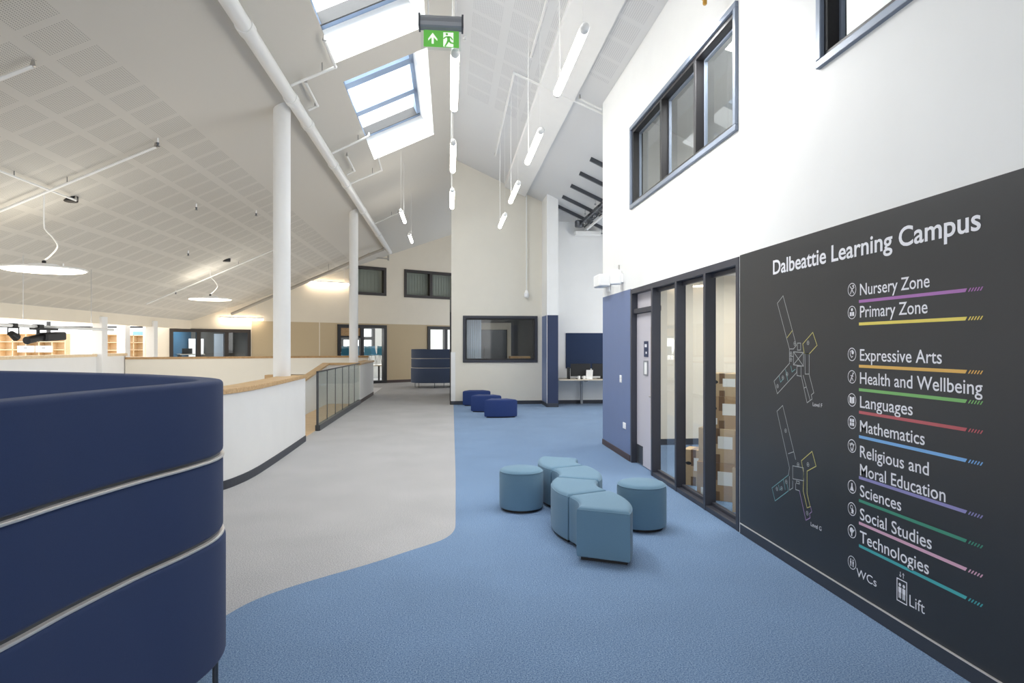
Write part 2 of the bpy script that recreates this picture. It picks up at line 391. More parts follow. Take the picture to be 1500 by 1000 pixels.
# rooflights: splayed white lining, frame bars and pane
for i, (x0, x1, y0, y1) in enumerate(SKY):
    r = sroot('window_%d' % (i + 1), ((x0 + x1) / 2, (y0 + y1) / 2, zc((x0 + x1) / 2)))
    n = Vector((-SL, 0, 1)).normalized(); dep = .62
    lo = [(x0, y0), (x1, y0), (x1, y1), (x0, y1)]
    hi = [(x0 - .02, y0 - .0), (x1 - .10, y0 - .0), (x1 - .10, y1 + .0), (x0 - .02, y1 + .0)]
    b = B(); L0 = [Vector((x, y, zc(x))) for x, y in lo]; H0 = [Vector((x, y, zc(x))) + n * dep for x, y in hi]
    for k in range(4): b.add([L0[k], L0[(k + 1) % 4], H0[(k + 1) % 4], H0[k]], [(0, 1, 2, 3)])
    struct('lining', b, 'white', r, fix=False)
    b = B(); u = Vector((1, 0, SL)).normalized(); c0 = (H0[0] + H0[1] + H0[2] + H0[3]) / 4
    half = (H0[1] - H0[0]).length / 2
    yl = (y1 - y0)
    for fy in (.0, .335, .66, 1.0):
        yy = y0 + yl * fy
        b.obox((c0.x, yy, c0.z), u, (0, 1, 0), n, half, .12, .09)
    for s_ in (-1, 1):
        b.obox(c0 + u * (s_ * half), u, (0, 1, 0), n, .07, yl / 2, .09)
    struct('sash', b, 'sash', r)
    b = B(); b.obox((c0.x, y1 - .15, c0.z) , u, (0, 1, 0), n, half, .02, .095); struct('gasket', b, 'frame_blk', r)
    b = B(); q = [c0 + u * (a * half) + Vector((0, bb * yl / 2, 0)) + n * .02 for a, bb in ((-1, -1), (1, -1), (1, 1), (-1, 1))]
    b.add(q, [(0, 1, 2, 3)]); struct('pane', b, 'glass', r, fix=False)

# ------------------------------------------------------------------ right wall (X = 2.548)
RX = 2.548
WIN_UP = [(5.46, 8.82, 3.55, 4.70), (.85, 4.21, 3.55, 4.70)]
SCR = (5.44, 8.84, 0.0, 2.43)
EXTRA_Z = [2.44]; EXTRA_S = [5.42]
wallplane('wall_right', (RX, 0), (0, 1), (-4, 10.5), (0, 5.72), WIN_UP + [SCR], .16, ['white', 'blue_wall'],
          lambda s, z: 1 if (z < 2.44 and s > 8.8) else 0, nrm=(1, 0))
EXTRA_Z = []; EXTRA_S = []
b = B(); b.box(RX - .012, 8.86, 0, RX, 10.5, .09); struct('baseboard_right', b, 'brown_skirt', bevel=.003)
b = B(); b.box(RX - .014, -3, 0, RX, 5.40, .085); struct('baseboard_right', b, 'skirt', bevel=.003)
b = B(); b.box(RX - .016, -3, .085, RX, 5.40, .092); struct('trim_1', b, 'band')
def frame_yz(b, y0, y1, z0, z1, w, x0, x1):
    b.box(x0, y0, z0, x1, y1, z0 + w); b.box(x0, y0, z1 - w, x1, y1, z1)
    b.box(x0, y0, z0 + w, x1, y0 + w, z1 - w); b.box(x0, y1 - w, z0 + w, x1, y1, z1 - w)
for i, (y0, y1, z0, z1) in enumerate(WIN_UP):
    r = sroot('window_%d' % (i + 3), (RX, (y0 + y1) / 2, z0))
    b = B(); frame_yz(b, y0, y1, z0, z1, .055, RX - .03, RX + .02); struct('architrave', b, 'frame_blue', r, bevel=.006)
    b = B(); frame_yz(b, y0 + .05, y1 - .05, z0 + .05, z1 - .05, .045, RX - .0, RX + .14)
    ys = [y0 + .05, y0 + 1.02, y0 + 2.1, y1 - .05]
    for yy in ys[1:3]: b.box(RX + .0, yy - .03, z0 + .09, RX + .13, yy + .03, z1 - .09)
    struct('frame', b, 'frame_blk', r, bevel=.004)
    b = B()
    for k in range(3):
        frame_yz(b, ys[k] + .045, ys[k + 1] - .045, z0 + .095, z1 - .095, .022, RX + .085, RX + .115)
    struct('glazing_bead', b, 'frame_blue', r)
    for k in range(3):
        b = B(); b.add([(RX + .1, ys[k] + .03, z0 + .09), (RX + .1, ys[k + 1] - .03, z0 + .09), (RX + .1, ys[k + 1] - .03, z1 - .09), (RX + .1, ys[k] + .03, z1 - .09)], [(0, 1, 2, 3)])
        struct('pane', b, 'glass', r, fix=False)
b = B(); b.box(-17.5, -4.1, 3.4, 6.6, -4.0, 7.2); b.box(3.4, -4.1, 0, 6.6, -4.0, 3.4); struct('rear_light_block', b, 'white')  # unseen wall added to hold back sky light from behind
# upper room behind those windows
b = B(); b.box(6.2, .4, 3.1, 6.3, 10.4, 7.0); b.box(2.71, 10.3, 3.1, 6.2, 10.4, 7.0); b.box(2.71, .4, 3.1, 6.2, .5, 7.0)
struct('wall_upper_room', b, 'white')
b = B(); b.box(2.71, .5, 3.0, 6.2, 10.3, 3.1); struct('floor_upper_room', b, 'white')
area('upper_room_fill', (3.5, 6.2, 5.0), (.25, 0, -1), .5, 6, 200)  # lamp added under the ceiling to brighten the upper room
# ground-floor room behind the glazed screen
b = B(); b.box(6.3, 4.6, 0, 6.4, 10.4, 2.9); b.box(2.71, 10.3, 0, 6.3, 10.4, 2.9); b.box(2.71, 4.6, 0, 6.3, 4.7, 2.9)
struct('wall_store', b, 'room_cream')
b = B(); b.box(2.71, 4.7, 2.8, 6.3, 10.3, 2.9); struct('ceiling_store', b, 'white')
b = B(); b.box(2.71, 10.285, 0, 6.3, 10.3, .1); b.box(6.285, 4.7, 0, 6.3, 10.3, .1); struct('baseboard_store', b, 'skirt')
# glazed screen and door
r = sroot('window_5', (RX, 7.1, 0))
YS = [(5.44, 5.50), (6.18, 6.235), (7.0, 7.055), (7.86, 7.915), (8.78, 8.84)]
b = B()
for y0, y1 in YS: b.box(RX - .008, y0, 0, RX + .105, y1, 2.37)
b.box(RX - .008, 5.44, 2.36, RX + .105, 8.84, 2.43)
struct('screen_frame', b, 'frame', r, bevel=.004)
b = B(); b.box(RX - .004, 5.50, 0, RX + .105, 7.86, .05); b.box(RX + .06, 5.50, .05, RX + .105, 7.86, .08); b.box(RX + .06, 5.5, 2.32, RX + .105, 7.86, 2.36)
struct('sill', b, 'frame', r, bevel=.004)
for k in range(3):
    y0, y1 = YS[k][1], YS[k + 1][0]
    b = B(); b.add([(RX + .09, y0, .07), (RX + .09, y1, .07), (RX + .09, y1, 2.33), (RX + .09, y0, 2.33)], [(0, 1, 2, 3)])
    struct('pane', b, 'glass', r, fix=False)
r = sroot('door_1', (RX + .1, 8.35, 0))
b = B(); b.box(RX + .07, 7.915, .01, RX + .115, 8.78, 2.08); struct('door_leaf', b, 'door_leaf', r, bevel=.003)
b = B(); b.box(RX + .02, 7.915, 2.085, RX + .13, 8.78, 2.15); struct('transom_rail', b, 'frame', r, bevel=.004)
b = B(); b.box(RX + .08, 7.915, 2.15, RX + .11, 8.78, 2.36); struct('overpanel', b, 'door_leaf', r)
b = B(); frame_yz(b, 7.985, 8.125, .44, 1.88, .03, RX + .058, RX + .125); struct('vision_frame', b, 'oak', r, bevel=.003)
b = B(); b.add([(RX + .066, 8.0, .46), (RX + .066, 8.11, .46), (RX + .066, 8.11, 1.86), (RX + .066, 8.0, 1.86)], [(0, 1, 2, 3)]); struct('vision_pane', b, 'glass_dim', r, fix=False)
b = B(); b.tube([(RX + .03, 7.96, .98), (RX + .03, 8.09, .98)], .011, 10); b.tube([(RX + .03, 7.96, .98), (RX + .07, 7.96, .98)], .011, 10); struct('door_handle', b, 'steel', r, smooth=True)
b = B(); b.box(RX + .062, 8.50, .02, RX + .07, 8.77, .27); struct('kick_plate', b, 'steel_dk', r)
b = B(); b.box(RX + .062, 8.26, 1.49, RX + .07, 8.43, 1.70); o = obj('door_plaque', b, 'navy_wall'); tag(o, 'navy room plaque on the pale door above the framed notice', 'plaque')
b = B(); b.box(RX + .060, 8.3, 1.62, RX + .062, 8.39, 1.66); b.box(RX + .060, 8.3, 1.53, RX + .062, 8.35, 1.56); obj('plaque_lettering', b, 'text', o)
t = thing('notice_frame', 'silver framed white notice on the pale door below the navy plaque', 'notice', (RX + .065, 8.34, 1.27))
b = B(); frame_yz(b, 8.26, 8.43, 1.24, 1.44, .018, RX + .055, RX + .069); obj('frame', b, 'silver', t)
b = B(); b.box(RX + .060, 8.28, 1.26, RX + .068, 8.41, 1.42); obj('paper', b, 'paper', t)

# ------------------------------------------------------------------ wayfinding sign on the right wall
PX = RX - .008
sign = thing('wayfinding_sign', 'large black wall sign listing campus zones beside the glazed screen', 'sign', (RX, 3.0, .092))
b = B(); b.box(PX, -2.5, .093, RX - .0005, 5.415, 2.436); obj('panel', b, 'black_panel', sign)
def text_polys(s, cap, width, bold=0.0, space=1.0):
    cu = bpy.data.curves.new('t', 'FONT'); cu.body = s; cu.size = 1; cu.offset = bold; cu.resolution_u = 4; cu.space_character = space
    o = bpy.data.objects.new('t', cu); C.objects.link(o)
    dg = bpy.context.evaluated_depsgraph_get(); me = bpy.data.meshes.new_from_object(o.evaluated_get(dg))
    vs = [v.co.copy() for v in me.vertices]; fs = [list(p.vertices) for p in me.polygons]
    cu2 = cu.copy(); cu2.body = 'H'; o2 = bpy.data.objects.new('t2', cu2); C.objects.link(o2)
    dg = bpy.context.evaluated_depsgraph_get(); me2 = bpy.data.meshes.new_from_object(o2.evaluated_get(dg)); ch = max(v.co.y for v in me2.vertices)
    for q in (o, o2): bpy.data.objects.remove(q)
    bpy.data.curves.remove(cu); bpy.data.curves.remove(cu2); bpy.data.meshes.remove(me); bpy.data.meshes.remove(me2)
    x0 = min(v.x for v in vs); x1 = max(v.x for v in vs)
    kx = width / (x1 - x0); ky = cap / ch
    return [((v.x - x0) * kx, v.y * ky) for v in vs], fs
TX = PX - .0015
def wtext(name, s, y0, z0, cap, width, bold=0, mt='text'):
    vs, fs = text_polys(s, cap, width, bold)
    b = B(); b.add([(TX, y0 - u, z0 + v) for u, v in vs], fs)
    return obj(name, b, mt, sign, fix=False)
def wpoly(b, pts): b.add([(TX, y, z) for y, z in pts], [tuple(range(len(pts)))])
wtext('heading_text', 'Dalbeattie Learning Campus', 4.83, 2.205, .108, 1.985, .016)
ROWS = [('Nursery Zone', 1.958, .58, (168, 112, 176), 1.92, 2.0), ('Primary Zone', 1.82, .565, (228, 208, 100), 1.78, 1.855),
        ('Expressive Arts', 1.553, .665, (222, 176, 92), 1.518, 1.59), ('Health and Wellbeing', 1.41, .92, (122, 180, 106), 1.372, 1.448),
        ('Languages', 1.262, .455, (186, 92, 98), 1.232, 1.302), ('Mathematics', 1.112, .545, (122, 174, 226), 1.08, 1.16),
        ('Religious and', .955, .575, None, None, 1.01), ('Moral Education', .842, .69, (142, 138, 190), .826, None),
        ('Sciences', .712, .365, (64, 142, 118), .683, .752), ('Social Studies', .568, .595, (214, 168, 190), .543, .611), ('Technologies', .428, .575, (70, 166, 170), .402, .47)]
for nm, z, w, col, zb, zi in ROWS:
    wtext('entry_text', nm, 3.755, z, .071, w, .007)
    if col:
        b = B(); wpoly(b, [(3.765, zb - .009), (3.765, zb + .009), (2.926, zb + .009), (2.938, zb - .009)])
        for k in range(5):
            y = 2.922 - k * .0175; wpoly(b, [(y, zb - .009), (y - .013, zb + .009), (y - .021, zb + .009), (y - .008, zb - .009)])
        mt = mat('vinyl_bar', col, .5); obj('colour_bar', b, mt, sign, fix=False)
def ring(b, y, z, r, w, n=28):
    for k in range(n):
        a0, a1 = 2 * PI * k / n, 2 * PI * (k + 1) / n
        wpoly(b, [(y + r * math.cos(a0), z + r * math.sin(a0)), (y + r * math.cos(a1), z + r * math.sin(a1)), (y + (r - w) * math.cos(a1), z + (r - w) * math.sin(a1)), (y + (r - w) * math.cos(a0), z + (r - w) * math.sin(a0))])
def disc(b, y, z, r, n=12): wpoly(b, [(y + r * math.cos(2 * PI * k / n), z + r * math.sin(2 * PI * k / n)) for k in range(n)])
def stroke(b, pts, w):
    for (y0, z0), (y1, z1) in zip(pts, pts[1:]):
        l = math.hypot(y1 - y0, z1 - z0); ny, nz = -(z1 - z0) / l * w / 2, (y1 - y0) / l * w / 2
        ey, ez = (y1 - y0) / l * w / 2, (z1 - z0) / l * w / 2
        wpoly(b, [(y0 - ey + ny, z0 - ez + nz), (y0 - ey - ny, z0 - ez - nz), (y1 + ey - ny, z1 + ez - nz), (y1 + ey + ny, z1 + ez + nz)])
def rect(b, y0, z0, y1, z1): wpoly(b, [(y0, z0), (y1, z0), (y1, z1), (y0, z1)])
def person_glyph(b, y, z, s):
    disc(b, y, z + .016 * s, .005 * s); rect(b, y - .006 * s, z - .006 * s, y + .006 * s, z + .009 * s)
    rect(b, y - .005 * s, z - .022 * s, y - .001 * s, z - .006 * s); rect(b, y + .001 * s, z - .022 * s, y + .005 * s, z - .006 * s)
ICON_Z = [2.0, 1.855, 1.59, 1.448, 1.302, 1.16, 1.01, .752, .611, .47, .272]
for k, z in enumerate(ICON_Z):
    y = 3.835; b = B(); ring(b, y, z, .042, .0045)
    if k == 0: stroke(b, [(y + .018, z + .02), (y, z + .002), (y - .02, z + .012)], .006); stroke(b, [(y, z), (y + .015, z - .024)], .006); stroke(b, [(y, z), (y - .016, z - .022)], .006); disc(b, y - .012, z + .022, .007)
    elif k == 1: disc(b, y, z + .018, .010); rect(b, y - .022, z - .022, y - .002, z + .003); rect(b, y + .002, z - .022, y + .022, z + .003)
    elif k == 2: stroke(b, [(y + .018, z + .018), (y + .016, z - .004), (y + .004, z - .02), (y - .008, z - .012)], .005); disc(b, y - .008, z + .012, .012); stroke(b, [(y + .012, z + .02), (y - .006, z + .026)], .005)
    elif k == 3: disc(b, y - .012, z + .022, .006); stroke(b, [(y - .006, z + .012), (y + .004, z - .004), (y + .014, z - .026)], .008); stroke(b, [(y + .002, z - .002), (y - .012, z - .022)], .006); stroke(b, [(y + .012, z + .008), (y - .012, z + .004)], .005)
    elif k == 4: wpoly(b, [(y + .024, z - .018), (y + .002, z - .024), (y + .002, z + .016), (y + .024, z + .022)]); wpoly(b, [(y - .024, z - .018), (y - .002, z - .024), (y - .002, z + .016), (y - .024, z + .022)])
    elif k == 5:
        for a in (-1, 1):
            for c in (-1, 1): rect(b, y + a * .012 - .010, z + c * .012 - .010, y + a * .012 + .010, z + c * .012 + .010)
    elif k == 6: stroke(b, [(y + .018, z + .012), (y + .012, z - .006), (y + .006, z - .026)], .009); stroke(b, [(y - .018, z + .012), (y - .012, z - .006), (y - .006, z - .026)], .009); disc(b, y, z + .014, .008)
    elif k == 7: wpoly(b, [(y + .006, z + .024), (y - .006, z + .024), (y - .006, z + .004), (y - .02, z - .024), (y + .02, z - .024), (y + .006, z + .004)])
    elif k == 8: ring(b, y + .004, z + .012, .014, .004, 14); disc(b, y - .006, z - .010, .012); stroke(b, [(y + .008, z - .024), (y - .014, z - .024)], .005)
    elif k == 9: disc(b, y + .004, z + .006, .018); stroke(b, [(y + .002, z - .012), (y + .002, z - .024)], .012); stroke(b, [(y - .008, z - .004), (y - .022, z + .014)], .006)
    else: person_glyph(b, y + .012, z, 1.1); person_glyph(b, y - .012, z, 1.1)
    obj('icon', b, 'text', sign, fix=False)
wtext('entry_text', 'WCs', 3.79, .205, .05, .19); wtext('entry_text', 'Lift', 3.325, .205, .062, .115)
b = B(); y, z = 3.385, .262
for (a0, c0, a1, c1) in ((-.042, -.065, .042, -.059), (-.042, .059, .042, .065), (-.042, -.059, -.036, .059), (.036, -.059, .042, .059)): rect(b, y + a0, z + c0, y + a1, z + c1)
person_glyph(b, y + .016, z, 2.0); person_glyph(b, y - .016, z, 2.0)
for s_, yy in ((1, y - .012), (-1, y + .012)):
    stroke(b, [(yy, z + .078), (yy, z + .104)], .004); zz = z + (.104 if s_ > 0 else .078); stroke(b, [(yy - .007, zz - s_ * .008), (yy, zz), (yy + .007, zz - s_ * .008)], .003)
obj('lift_icon', b, 'text', sign, fix=False)
MAPF = {'white': [[(4.677, 2.025), (4.763, 1.973), (4.585, 1.62), (4.585, 1.512), (4.814, 1.365), (4.763, 1.271), (4.486, 1.447), (4.48, 1.494), (4.426, 1.496), (4.426, 1.423), (4.48, 1.426), (4.48, 1.494)], [(4.677, 2.025), (4.489, 1.647), (4.529, 1.62)], [(4.474, 1.663), (4.431, 1.663), (4.431, 1.613), (4.474, 1.612), (4.474, 1.663)], [(4.529, 1.599), (4.394, 1.595), (4.394, 1.497), (4.529, 1.503), (4.529, 1.599)], [(4.529, 1.599), (4.394, 1.497)], [(4.394, 1.595), (4.529, 1.503)], [(4.375, 1.59), (4.32, 1.586), (4.32, 1.444), (4.371, 1.441), (4.375, 1.59)], [(4.426, 1.434), (4.347, 1.238), (4.284, 1.269), (4.293, 1.298), (4.262, 1.316), (4.32, 1.439)], [(4.397, 1.43), (4.356, 1.35), (4.384, 1.341)], [(4.356, 1.35), (4.309, 1.262)], [(4.585, 1.62), (4.529, 1.62)], [(4.585, 1.566), (4.529, 1.565)]], 'yellow': [[(4.403, 1.657), (4.275, 1.738), (4.222, 1.647), (4.32, 1.586), (4.384, 1.59), (4.403, 1.657)], [(4.62, 1.704), (4.543, 1.757)]], 'teal': [[(4.641, 1.462), (4.61, 1.382)], [(4.737, 1.41), (4.715, 1.363), (4.677, 1.389)], [(4.565, 1.492), (4.549, 1.449), (4.505, 1.47)]]}
MAPG = {'white': [[(4.683, 1.187), (4.769, 1.134), (4.6, 0.763), (4.585, 0.728), (4.6, 0.672)], [(4.683, 1.187), (4.499, 0.808)], [(4.6, 0.833), (4.529, 0.858)], [(4.539, 0.753), (4.394, 0.765), (4.39, 0.673), (4.539, 0.657), (4.539, 0.753)], [(4.489, 0.652), (4.447, 0.654), (4.447, 0.638), (4.489, 0.635), (4.489, 0.652)], [(4.585, 0.664), (4.585, 0.562), (4.539, 0.588), (4.539, 0.641)], [(4.499, 0.629), (4.499, 0.586), (4.447, 0.588)]], 'yellow': [[(4.422, 0.811), (4.284, 0.902), (4.234, 0.807), (4.347, 0.751), (4.347, 0.59), (4.307, 0.508), (4.347, 0.489), (4.397, 0.599), (4.39, 0.724), (4.422, 0.811)]], 'teal': [[(4.6, 0.672), (4.847, 0.52), (4.798, 0.43), (4.6, 0.553), (4.62, 0.603)], [(4.672, 0.624), (4.647, 0.553)], [(4.747, 0.564), (4.726, 0.53), (4.694, 0.554)]], 'purple': [[(4.447, 0.588), (4.362, 0.397), (4.307, 0.429), (4.316, 0.455), (4.287, 0.477), (4.302, 0.509)]]}
LC = {'white': M_['line'], 'yellow': mat('yellow_line_vinyl', (206, 196, 120), .5), 'teal': mat('teal_line_vinyl', (120, 168, 172), .5), 'purple': mat('purple_line_vinyl', (170, 140, 186), .5)}
for mp, spots in ((MAPF, [(4.335, 1.665), (4.62, 1.43), (4.68, 1.40), (4.76, 1.33), (4.565, 1.585), (4.565, 1.54), (4.51, 1.66)]), (MAPG, [(4.335, .80), (4.345, .452), (4.64, 1.0), (4.63, .615), (4.70, .55), (4.77, .53), (4.465, .775)])):
    b = B(); mats = list(LC)
    for k, key in enumerate(mats):
        b.cur = k
        for pl in mp.get(key, []): stroke(b, pl, .0055)
    b.cur = 0
    for y, z in spots: ring(b, y, z, .016, .004, 14); disc(b, y, z, .006, 8)
    obj('floor_plan_drawing', b, [LC[k] for k in mats], sign, fix=False)
wtext('map_caption', 'Level F', 4.275, 1.222, .026, .115); wtext('map_caption', 'Level G', 4.3, .375, .028, .13)

# small fittings on the right wall
def plate(name, y0, y1, z0, z1, label, cat, dep=.012):
    t = thing(name, label, cat, (RX - .004, (y0 + y1) / 2, z0))
    b = B(); b.box(RX - dep, y0, z0, RX - .001, y1, z1); obj('face_plate', b, 'plastic', t, bevel=.003)
    return t
t = plate('light_switch', 9.3, 9.4, 1.09, 1.2, 'white light switch at waist height on the blue wall left of the door', 'switch')
b = B(); b.box(RX - .018, 9.33, 1.12, RX - .011, 9.37, 1.17); obj('rocker', b, 'plastic', t)
t = plate('wall_socket', 9.08, 9.22, .43, .52, 'white power socket low on the blue wall left of the door', 'socket')
b = B(); b.box(RX - .016, 9.1, .48, RX - .011, 9.13, .5); b.box(RX - .016, 9.17, .48, RX - .011, 9.2, .5); obj('rocker', b, 'plastic', t)
t = thing('emergency_light', 'white twin-box unit high on the wall end, boxy left housing', 'emergency light', (RX - .1, 10.12, 2.58))
b = B(); b.box(RX - .2, 9.92, 2.58, RX - .012, 10.32, 2.77); obj('housing', b, 'plastic', t, bevel=.02, seg=3)
b = B(); b.box(RX - .014, 10.02, 2.5, RX - .0005, 10.18, 2.74); obj('back_plate', b, 'plastic', t, bevel=.003)
t = thing('sounder_beacon', 'rounded white cylinder unit on the white wall above the blue paint', 'sounder', (RX - .1, 9.28, 2.54))
b = B(); b.lathe([(.0, 0), (.07, 0), (.085, .015), (.085, .2), (.07, .215), (.0, .215)], (RX - .1, 9.28, 2.54), 24); obj('housing', b, 'plastic', t, smooth=True)
b = B(); b.box(RX - .11, 9.22, 2.57, RX - .0005, 9.34, 2.70); obj('back_plate', b, 'plastic', t, bevel=.004)
b = B(); b.tube([(RX - .05, 9.28, 2.74), (RX - .05, 9.28, 2.83)], .012, 10); obj('cable_gland', b, 'steel', t, smooth=True)
# brass fittings hanging from the sloping ceiling above the upper window
t = thing('sprinkler_drop', 'brass sprinkler valve drop on the ceiling above the upper window', 'sprinkler', (2.4, 5.75, 4.92))
b = B(); b.tube([(2.36, 5.75, 5.75), (2.36, 5.75, 4.93)], .012, 10); b.tube([(2.36, 5.75, 5.05), (2.36, 5.35, 5.05)], .016, 10); obj('pipe', b, 'steel', t, smooth=True)
BR = mat('brass', (176, 136, 66), .3, metal=.9)
b = B(); b.lathe([(.012, 0), (.02, .01), (.02, .05), (.03, .055), (.03, .075), (.012, .08)], (2.36, 5.75, 4.80), 12); b.tube([(2.32, 5.75, 4.88), (2.42, 5.75, 4.90)], .012, 8); obj('valve', b, BR, t, smooth=True)

# ------------------------------------------------------------------ beige back wall, pillar and alcove (Y = 17.8)
BY = 17.8
BW = (.375, 2.46, 1.16, 2.46)
wallplane('wall_back', (.06, BY), (1, 0), (0, 2.54), (0, 6.9), [(BW[0] - .06, BW[1] - .06, BW[2], BW[3])], .16, ['beige'], nrm=(0, 1))
b = B(); b.box(.06, BY - .012, 0, 2.6, BY, .1); struct('baseboard_back', b, 'skirt', bevel=.003)
b = B(); b.box(.055, BY - .01, .1, .17, BY - .0005, 1.45); b.box(.045, BY - .01, .1, .058, BY + .16, 1.45); struct('trim_2', b, 'white')
b = B(); b.box(.02, BY - .004, 0, .058, BY + .17, 2.56); struct('trim_3', b, 'frame_blk')
def frame_xz(b, x0, x1, z0, z1, w, y0, y1):
    b.box(x0, y0, z0, x1, y1, z0 + w); b.box(x0, y0, z1 - w, x1, y1, z1)
    b.box(x0, y0, z0 + w, x0 + w, y1, z1 - w); b.box(x1 - w, y0, z0 + w, x1, y1, z1 - w)
r = sroot('window_6', (1.4, BY, 1.16))
b = B(); frame_xz(b, *BW, .075, BY - .03, BY + .02); struct('architrave', b, 'frame', r, bevel=.008)
b = B(); frame_xz(b, BW[0] + .06, BW[1] - .06, BW[2] + .06, BW[3] - .06, .05, BY + .02, BY + .14); struct('frame', b, 'frame_blk', r)
b = B(); b.add([(BW[0] + .1, BY + .1, BW[2] + .1), (BW[1] - .1, BY + .1, BW[2] + .1), (BW[1] - .1, BY + .1, BW[3] - .1), (BW[0] + .1, BY + .1, BW[3] - .1)], [(0, 1, 2, 3)]); struct('pane', b, 'glass', r, fix=False)
# the small office behind it
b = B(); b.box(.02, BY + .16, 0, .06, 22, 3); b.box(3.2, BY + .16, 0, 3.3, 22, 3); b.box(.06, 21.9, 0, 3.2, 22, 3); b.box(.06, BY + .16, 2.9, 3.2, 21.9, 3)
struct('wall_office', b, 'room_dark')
o = thing('vertical_blind', 'pale blue vertical blind drawn to the left of the office window', 'blind', (.65, BY + .3, 1.2))
for k in range(7):
    b = B(); x = .5 + k * .062; b.obox((x, BY + .3, 1.82), (.8, .6, 0), (-.6, .8, 0), (0, 0, 1), .036, .002, .62); obj('slat', b, 'blind_cool', o)
b = B(); b.box(.42, BY + .26, 2.42, 2.4, BY + .34, 2.47); obj('head_rail', b, 'plastic', o)
o = thing('office_door', 'dark office door in a cream frame seen through the back window', 'door', (1.35, 21.8, 0))
b = B(); b.box(1.1, 21.80, 0, 1.95, 21.86, 2.15); obj('leaf', b, 'steel_dk', o)
b = B(); b.box(.82, 21.78, 0, 1.08, 21.88, 2.4); b.box(1.97, 21.78, 0, 2.1, 21.88, 2.4); b.box(1.08, 21.78, 2.17, 1.97, 21.88, 2.4); obj('frame', b, 'room_cream', o)
b = B(); b.tube([(1.18, 21.76, .9), (1.18, 21.76, 1.6)], .015, 8); obj('handle', b, 'steel', o)
t = thing('office_table', 'white table in the office behind the back window', 'table', (1.35, 19.0, 0))
b = B(); b.box(.95, 18.6, 1.0, 1.65, 19.3, 1.04); obj('tabletop', b, 'plastic', t)
for x in (1.0, 1.6):
    for y in (18.65, 19.25):
        b = B(); b.box(x - .02, y - .02, .0, x + .02, y + .02, 1.0); obj('leg', b, 'steel_dk', t)
b = B(); b.box(1.75, 18.5, 0, 2.35, 18.9, 1.32); o = obj('cabinet', b, 'oak_dk'); tag(o, 'brown low cabinet at the right inside the office window', 'cabinet')
b = B(); b.box(.62, 19.0, 0, .8, 19.4, 1.5); o = obj('equipment_box', b, 'black'); tag(o, 'black box standing below the blind inside the office', 'box')
area('office_lamp', (1.5, 19.8, 2.85), (0, 0, -1), .6, .6, 12, (1, .95, .85))
# pillar
b = B(); b.cur = 1; b.box(2.585, 16.86, 0, 2.885, BY + .1, 2.44); b.cur = 0; b.box(2.585, 16.86, 2.44, 2.885, BY + .1, 5.7)
b.cur = 2; b.add([(2.584, 16.862, .001), (2.584, BY, .001), (2.584, BY, 2.44), (2.584, 16.862, 2.44)], [(0, 1, 2, 3)])
struct('wall_pillar', b, ['white', 'navy_wall', 'blue_wall'], fix=False)
b = B(); b.box(2.578, 16.852, .1, 2.59, 16.866, 2.44); struct('trim_4', b, 'band')
b = B(); b.box(2.575, 16.845, 0, 2.89, 16.86, .1); b.box(2.573, 16.845, 0, 2.585, BY, .1); struct('baseboard_pillar', b, 'skirt')
b = B(); b.box(2.885, BY, 0, 6.6, BY + .15, 5.8); struct('wall_alcove', b, 'white')
b = B(); b.box(2.885, BY - .012, 0, 6.6, BY, .1); struct('baseboard_alcove', b, 'skirt')
wallplane('wall_study', (6.6, 10.3), (0, 1), (0, 7.6), (0, 4.2), [(.9, 6.8, .9, 3.0)], .15, ['white'], nrm=(1, 0))
b = B(); b.box(2.7, 10.4, 0, 6.6, 10.5, 5.6); struct('wall_store_end', b, 'white')
b = B(); b.box(3.26, BY - .025, .99, 5.2, BY - .0005, 1.985); o = obj('pin_board', b, 'navy_board', bevel=.004); tag(o, 'navy felt pin board on the white alcove wall above the desk', 'board')
t = thing('desk', 'pale topped desk against the alcove wall under the pin board', 'desk', (4.0, 17.3, 0))
b = B(); b.box(2.9, 16.75, .705, 5.2, 17.74, .73); obj('desktop', b, 'desk', t, bevel=.003)
for x in (3.68, 5.1):
    b = B(); b.box(x - .03, 17.62, 0, x + .03, 17.70, .705); obj('leg', b, 'silver', t)
    b = B(); b.box(x - .025, 16.95, .66, x + .025, 17.7, .705); obj('bracket', b, 'silver', t)
def monitor(x, y, label, w=.56):
    t = thing('monitor', label, 'monitor', (x, y, .73), 'monitors on the alcove desk')
    b = B(); b.box(x - w / 2, y, .80, x + w / 2, y + .045, 1.14); obj('housing', b, 'black', t, bevel=.008)
    b = B(); b.box(x - .03, y + .03, .745, x + .03, y + .07, .95); obj('neck', b, 'black', t)
    b = B(); b.box(x - .12, y - .04, .73, x + .12, y + .14, .745); obj('foot', b, 'black', t, bevel=.004)
monitor(3.55, 17.15, 'black monitor on the desk at the pillar end, left of the white card', .54)
monitor(4.14, 17.15, 'black monitor on the desk right of the white card, by the blue wall', .54)
b = B(); b.box(3.2, 17.0, .73, 3.235, 17.3, 1.04); o = obj('desk_divider', b, 'black', bevel=.004); tag(o, 'thin black upright panel at the left end of the desk', 'divider')
t = thing('card_holder', 'white card standing on the desk between the two monitors', 'card', (3.76, 16.98, .73))
b = B(); b.obox((3.76, 17.0, .86), (1, 0, 0), (0, .97, .24), (0, -.24, .97), .09, .004, .12); obj('card', b, 'paper', t)
b = B(); b.box(3.68, 16.97, .73, 3.84, 17.06, .745); obj('foot', b, 'plastic', t)
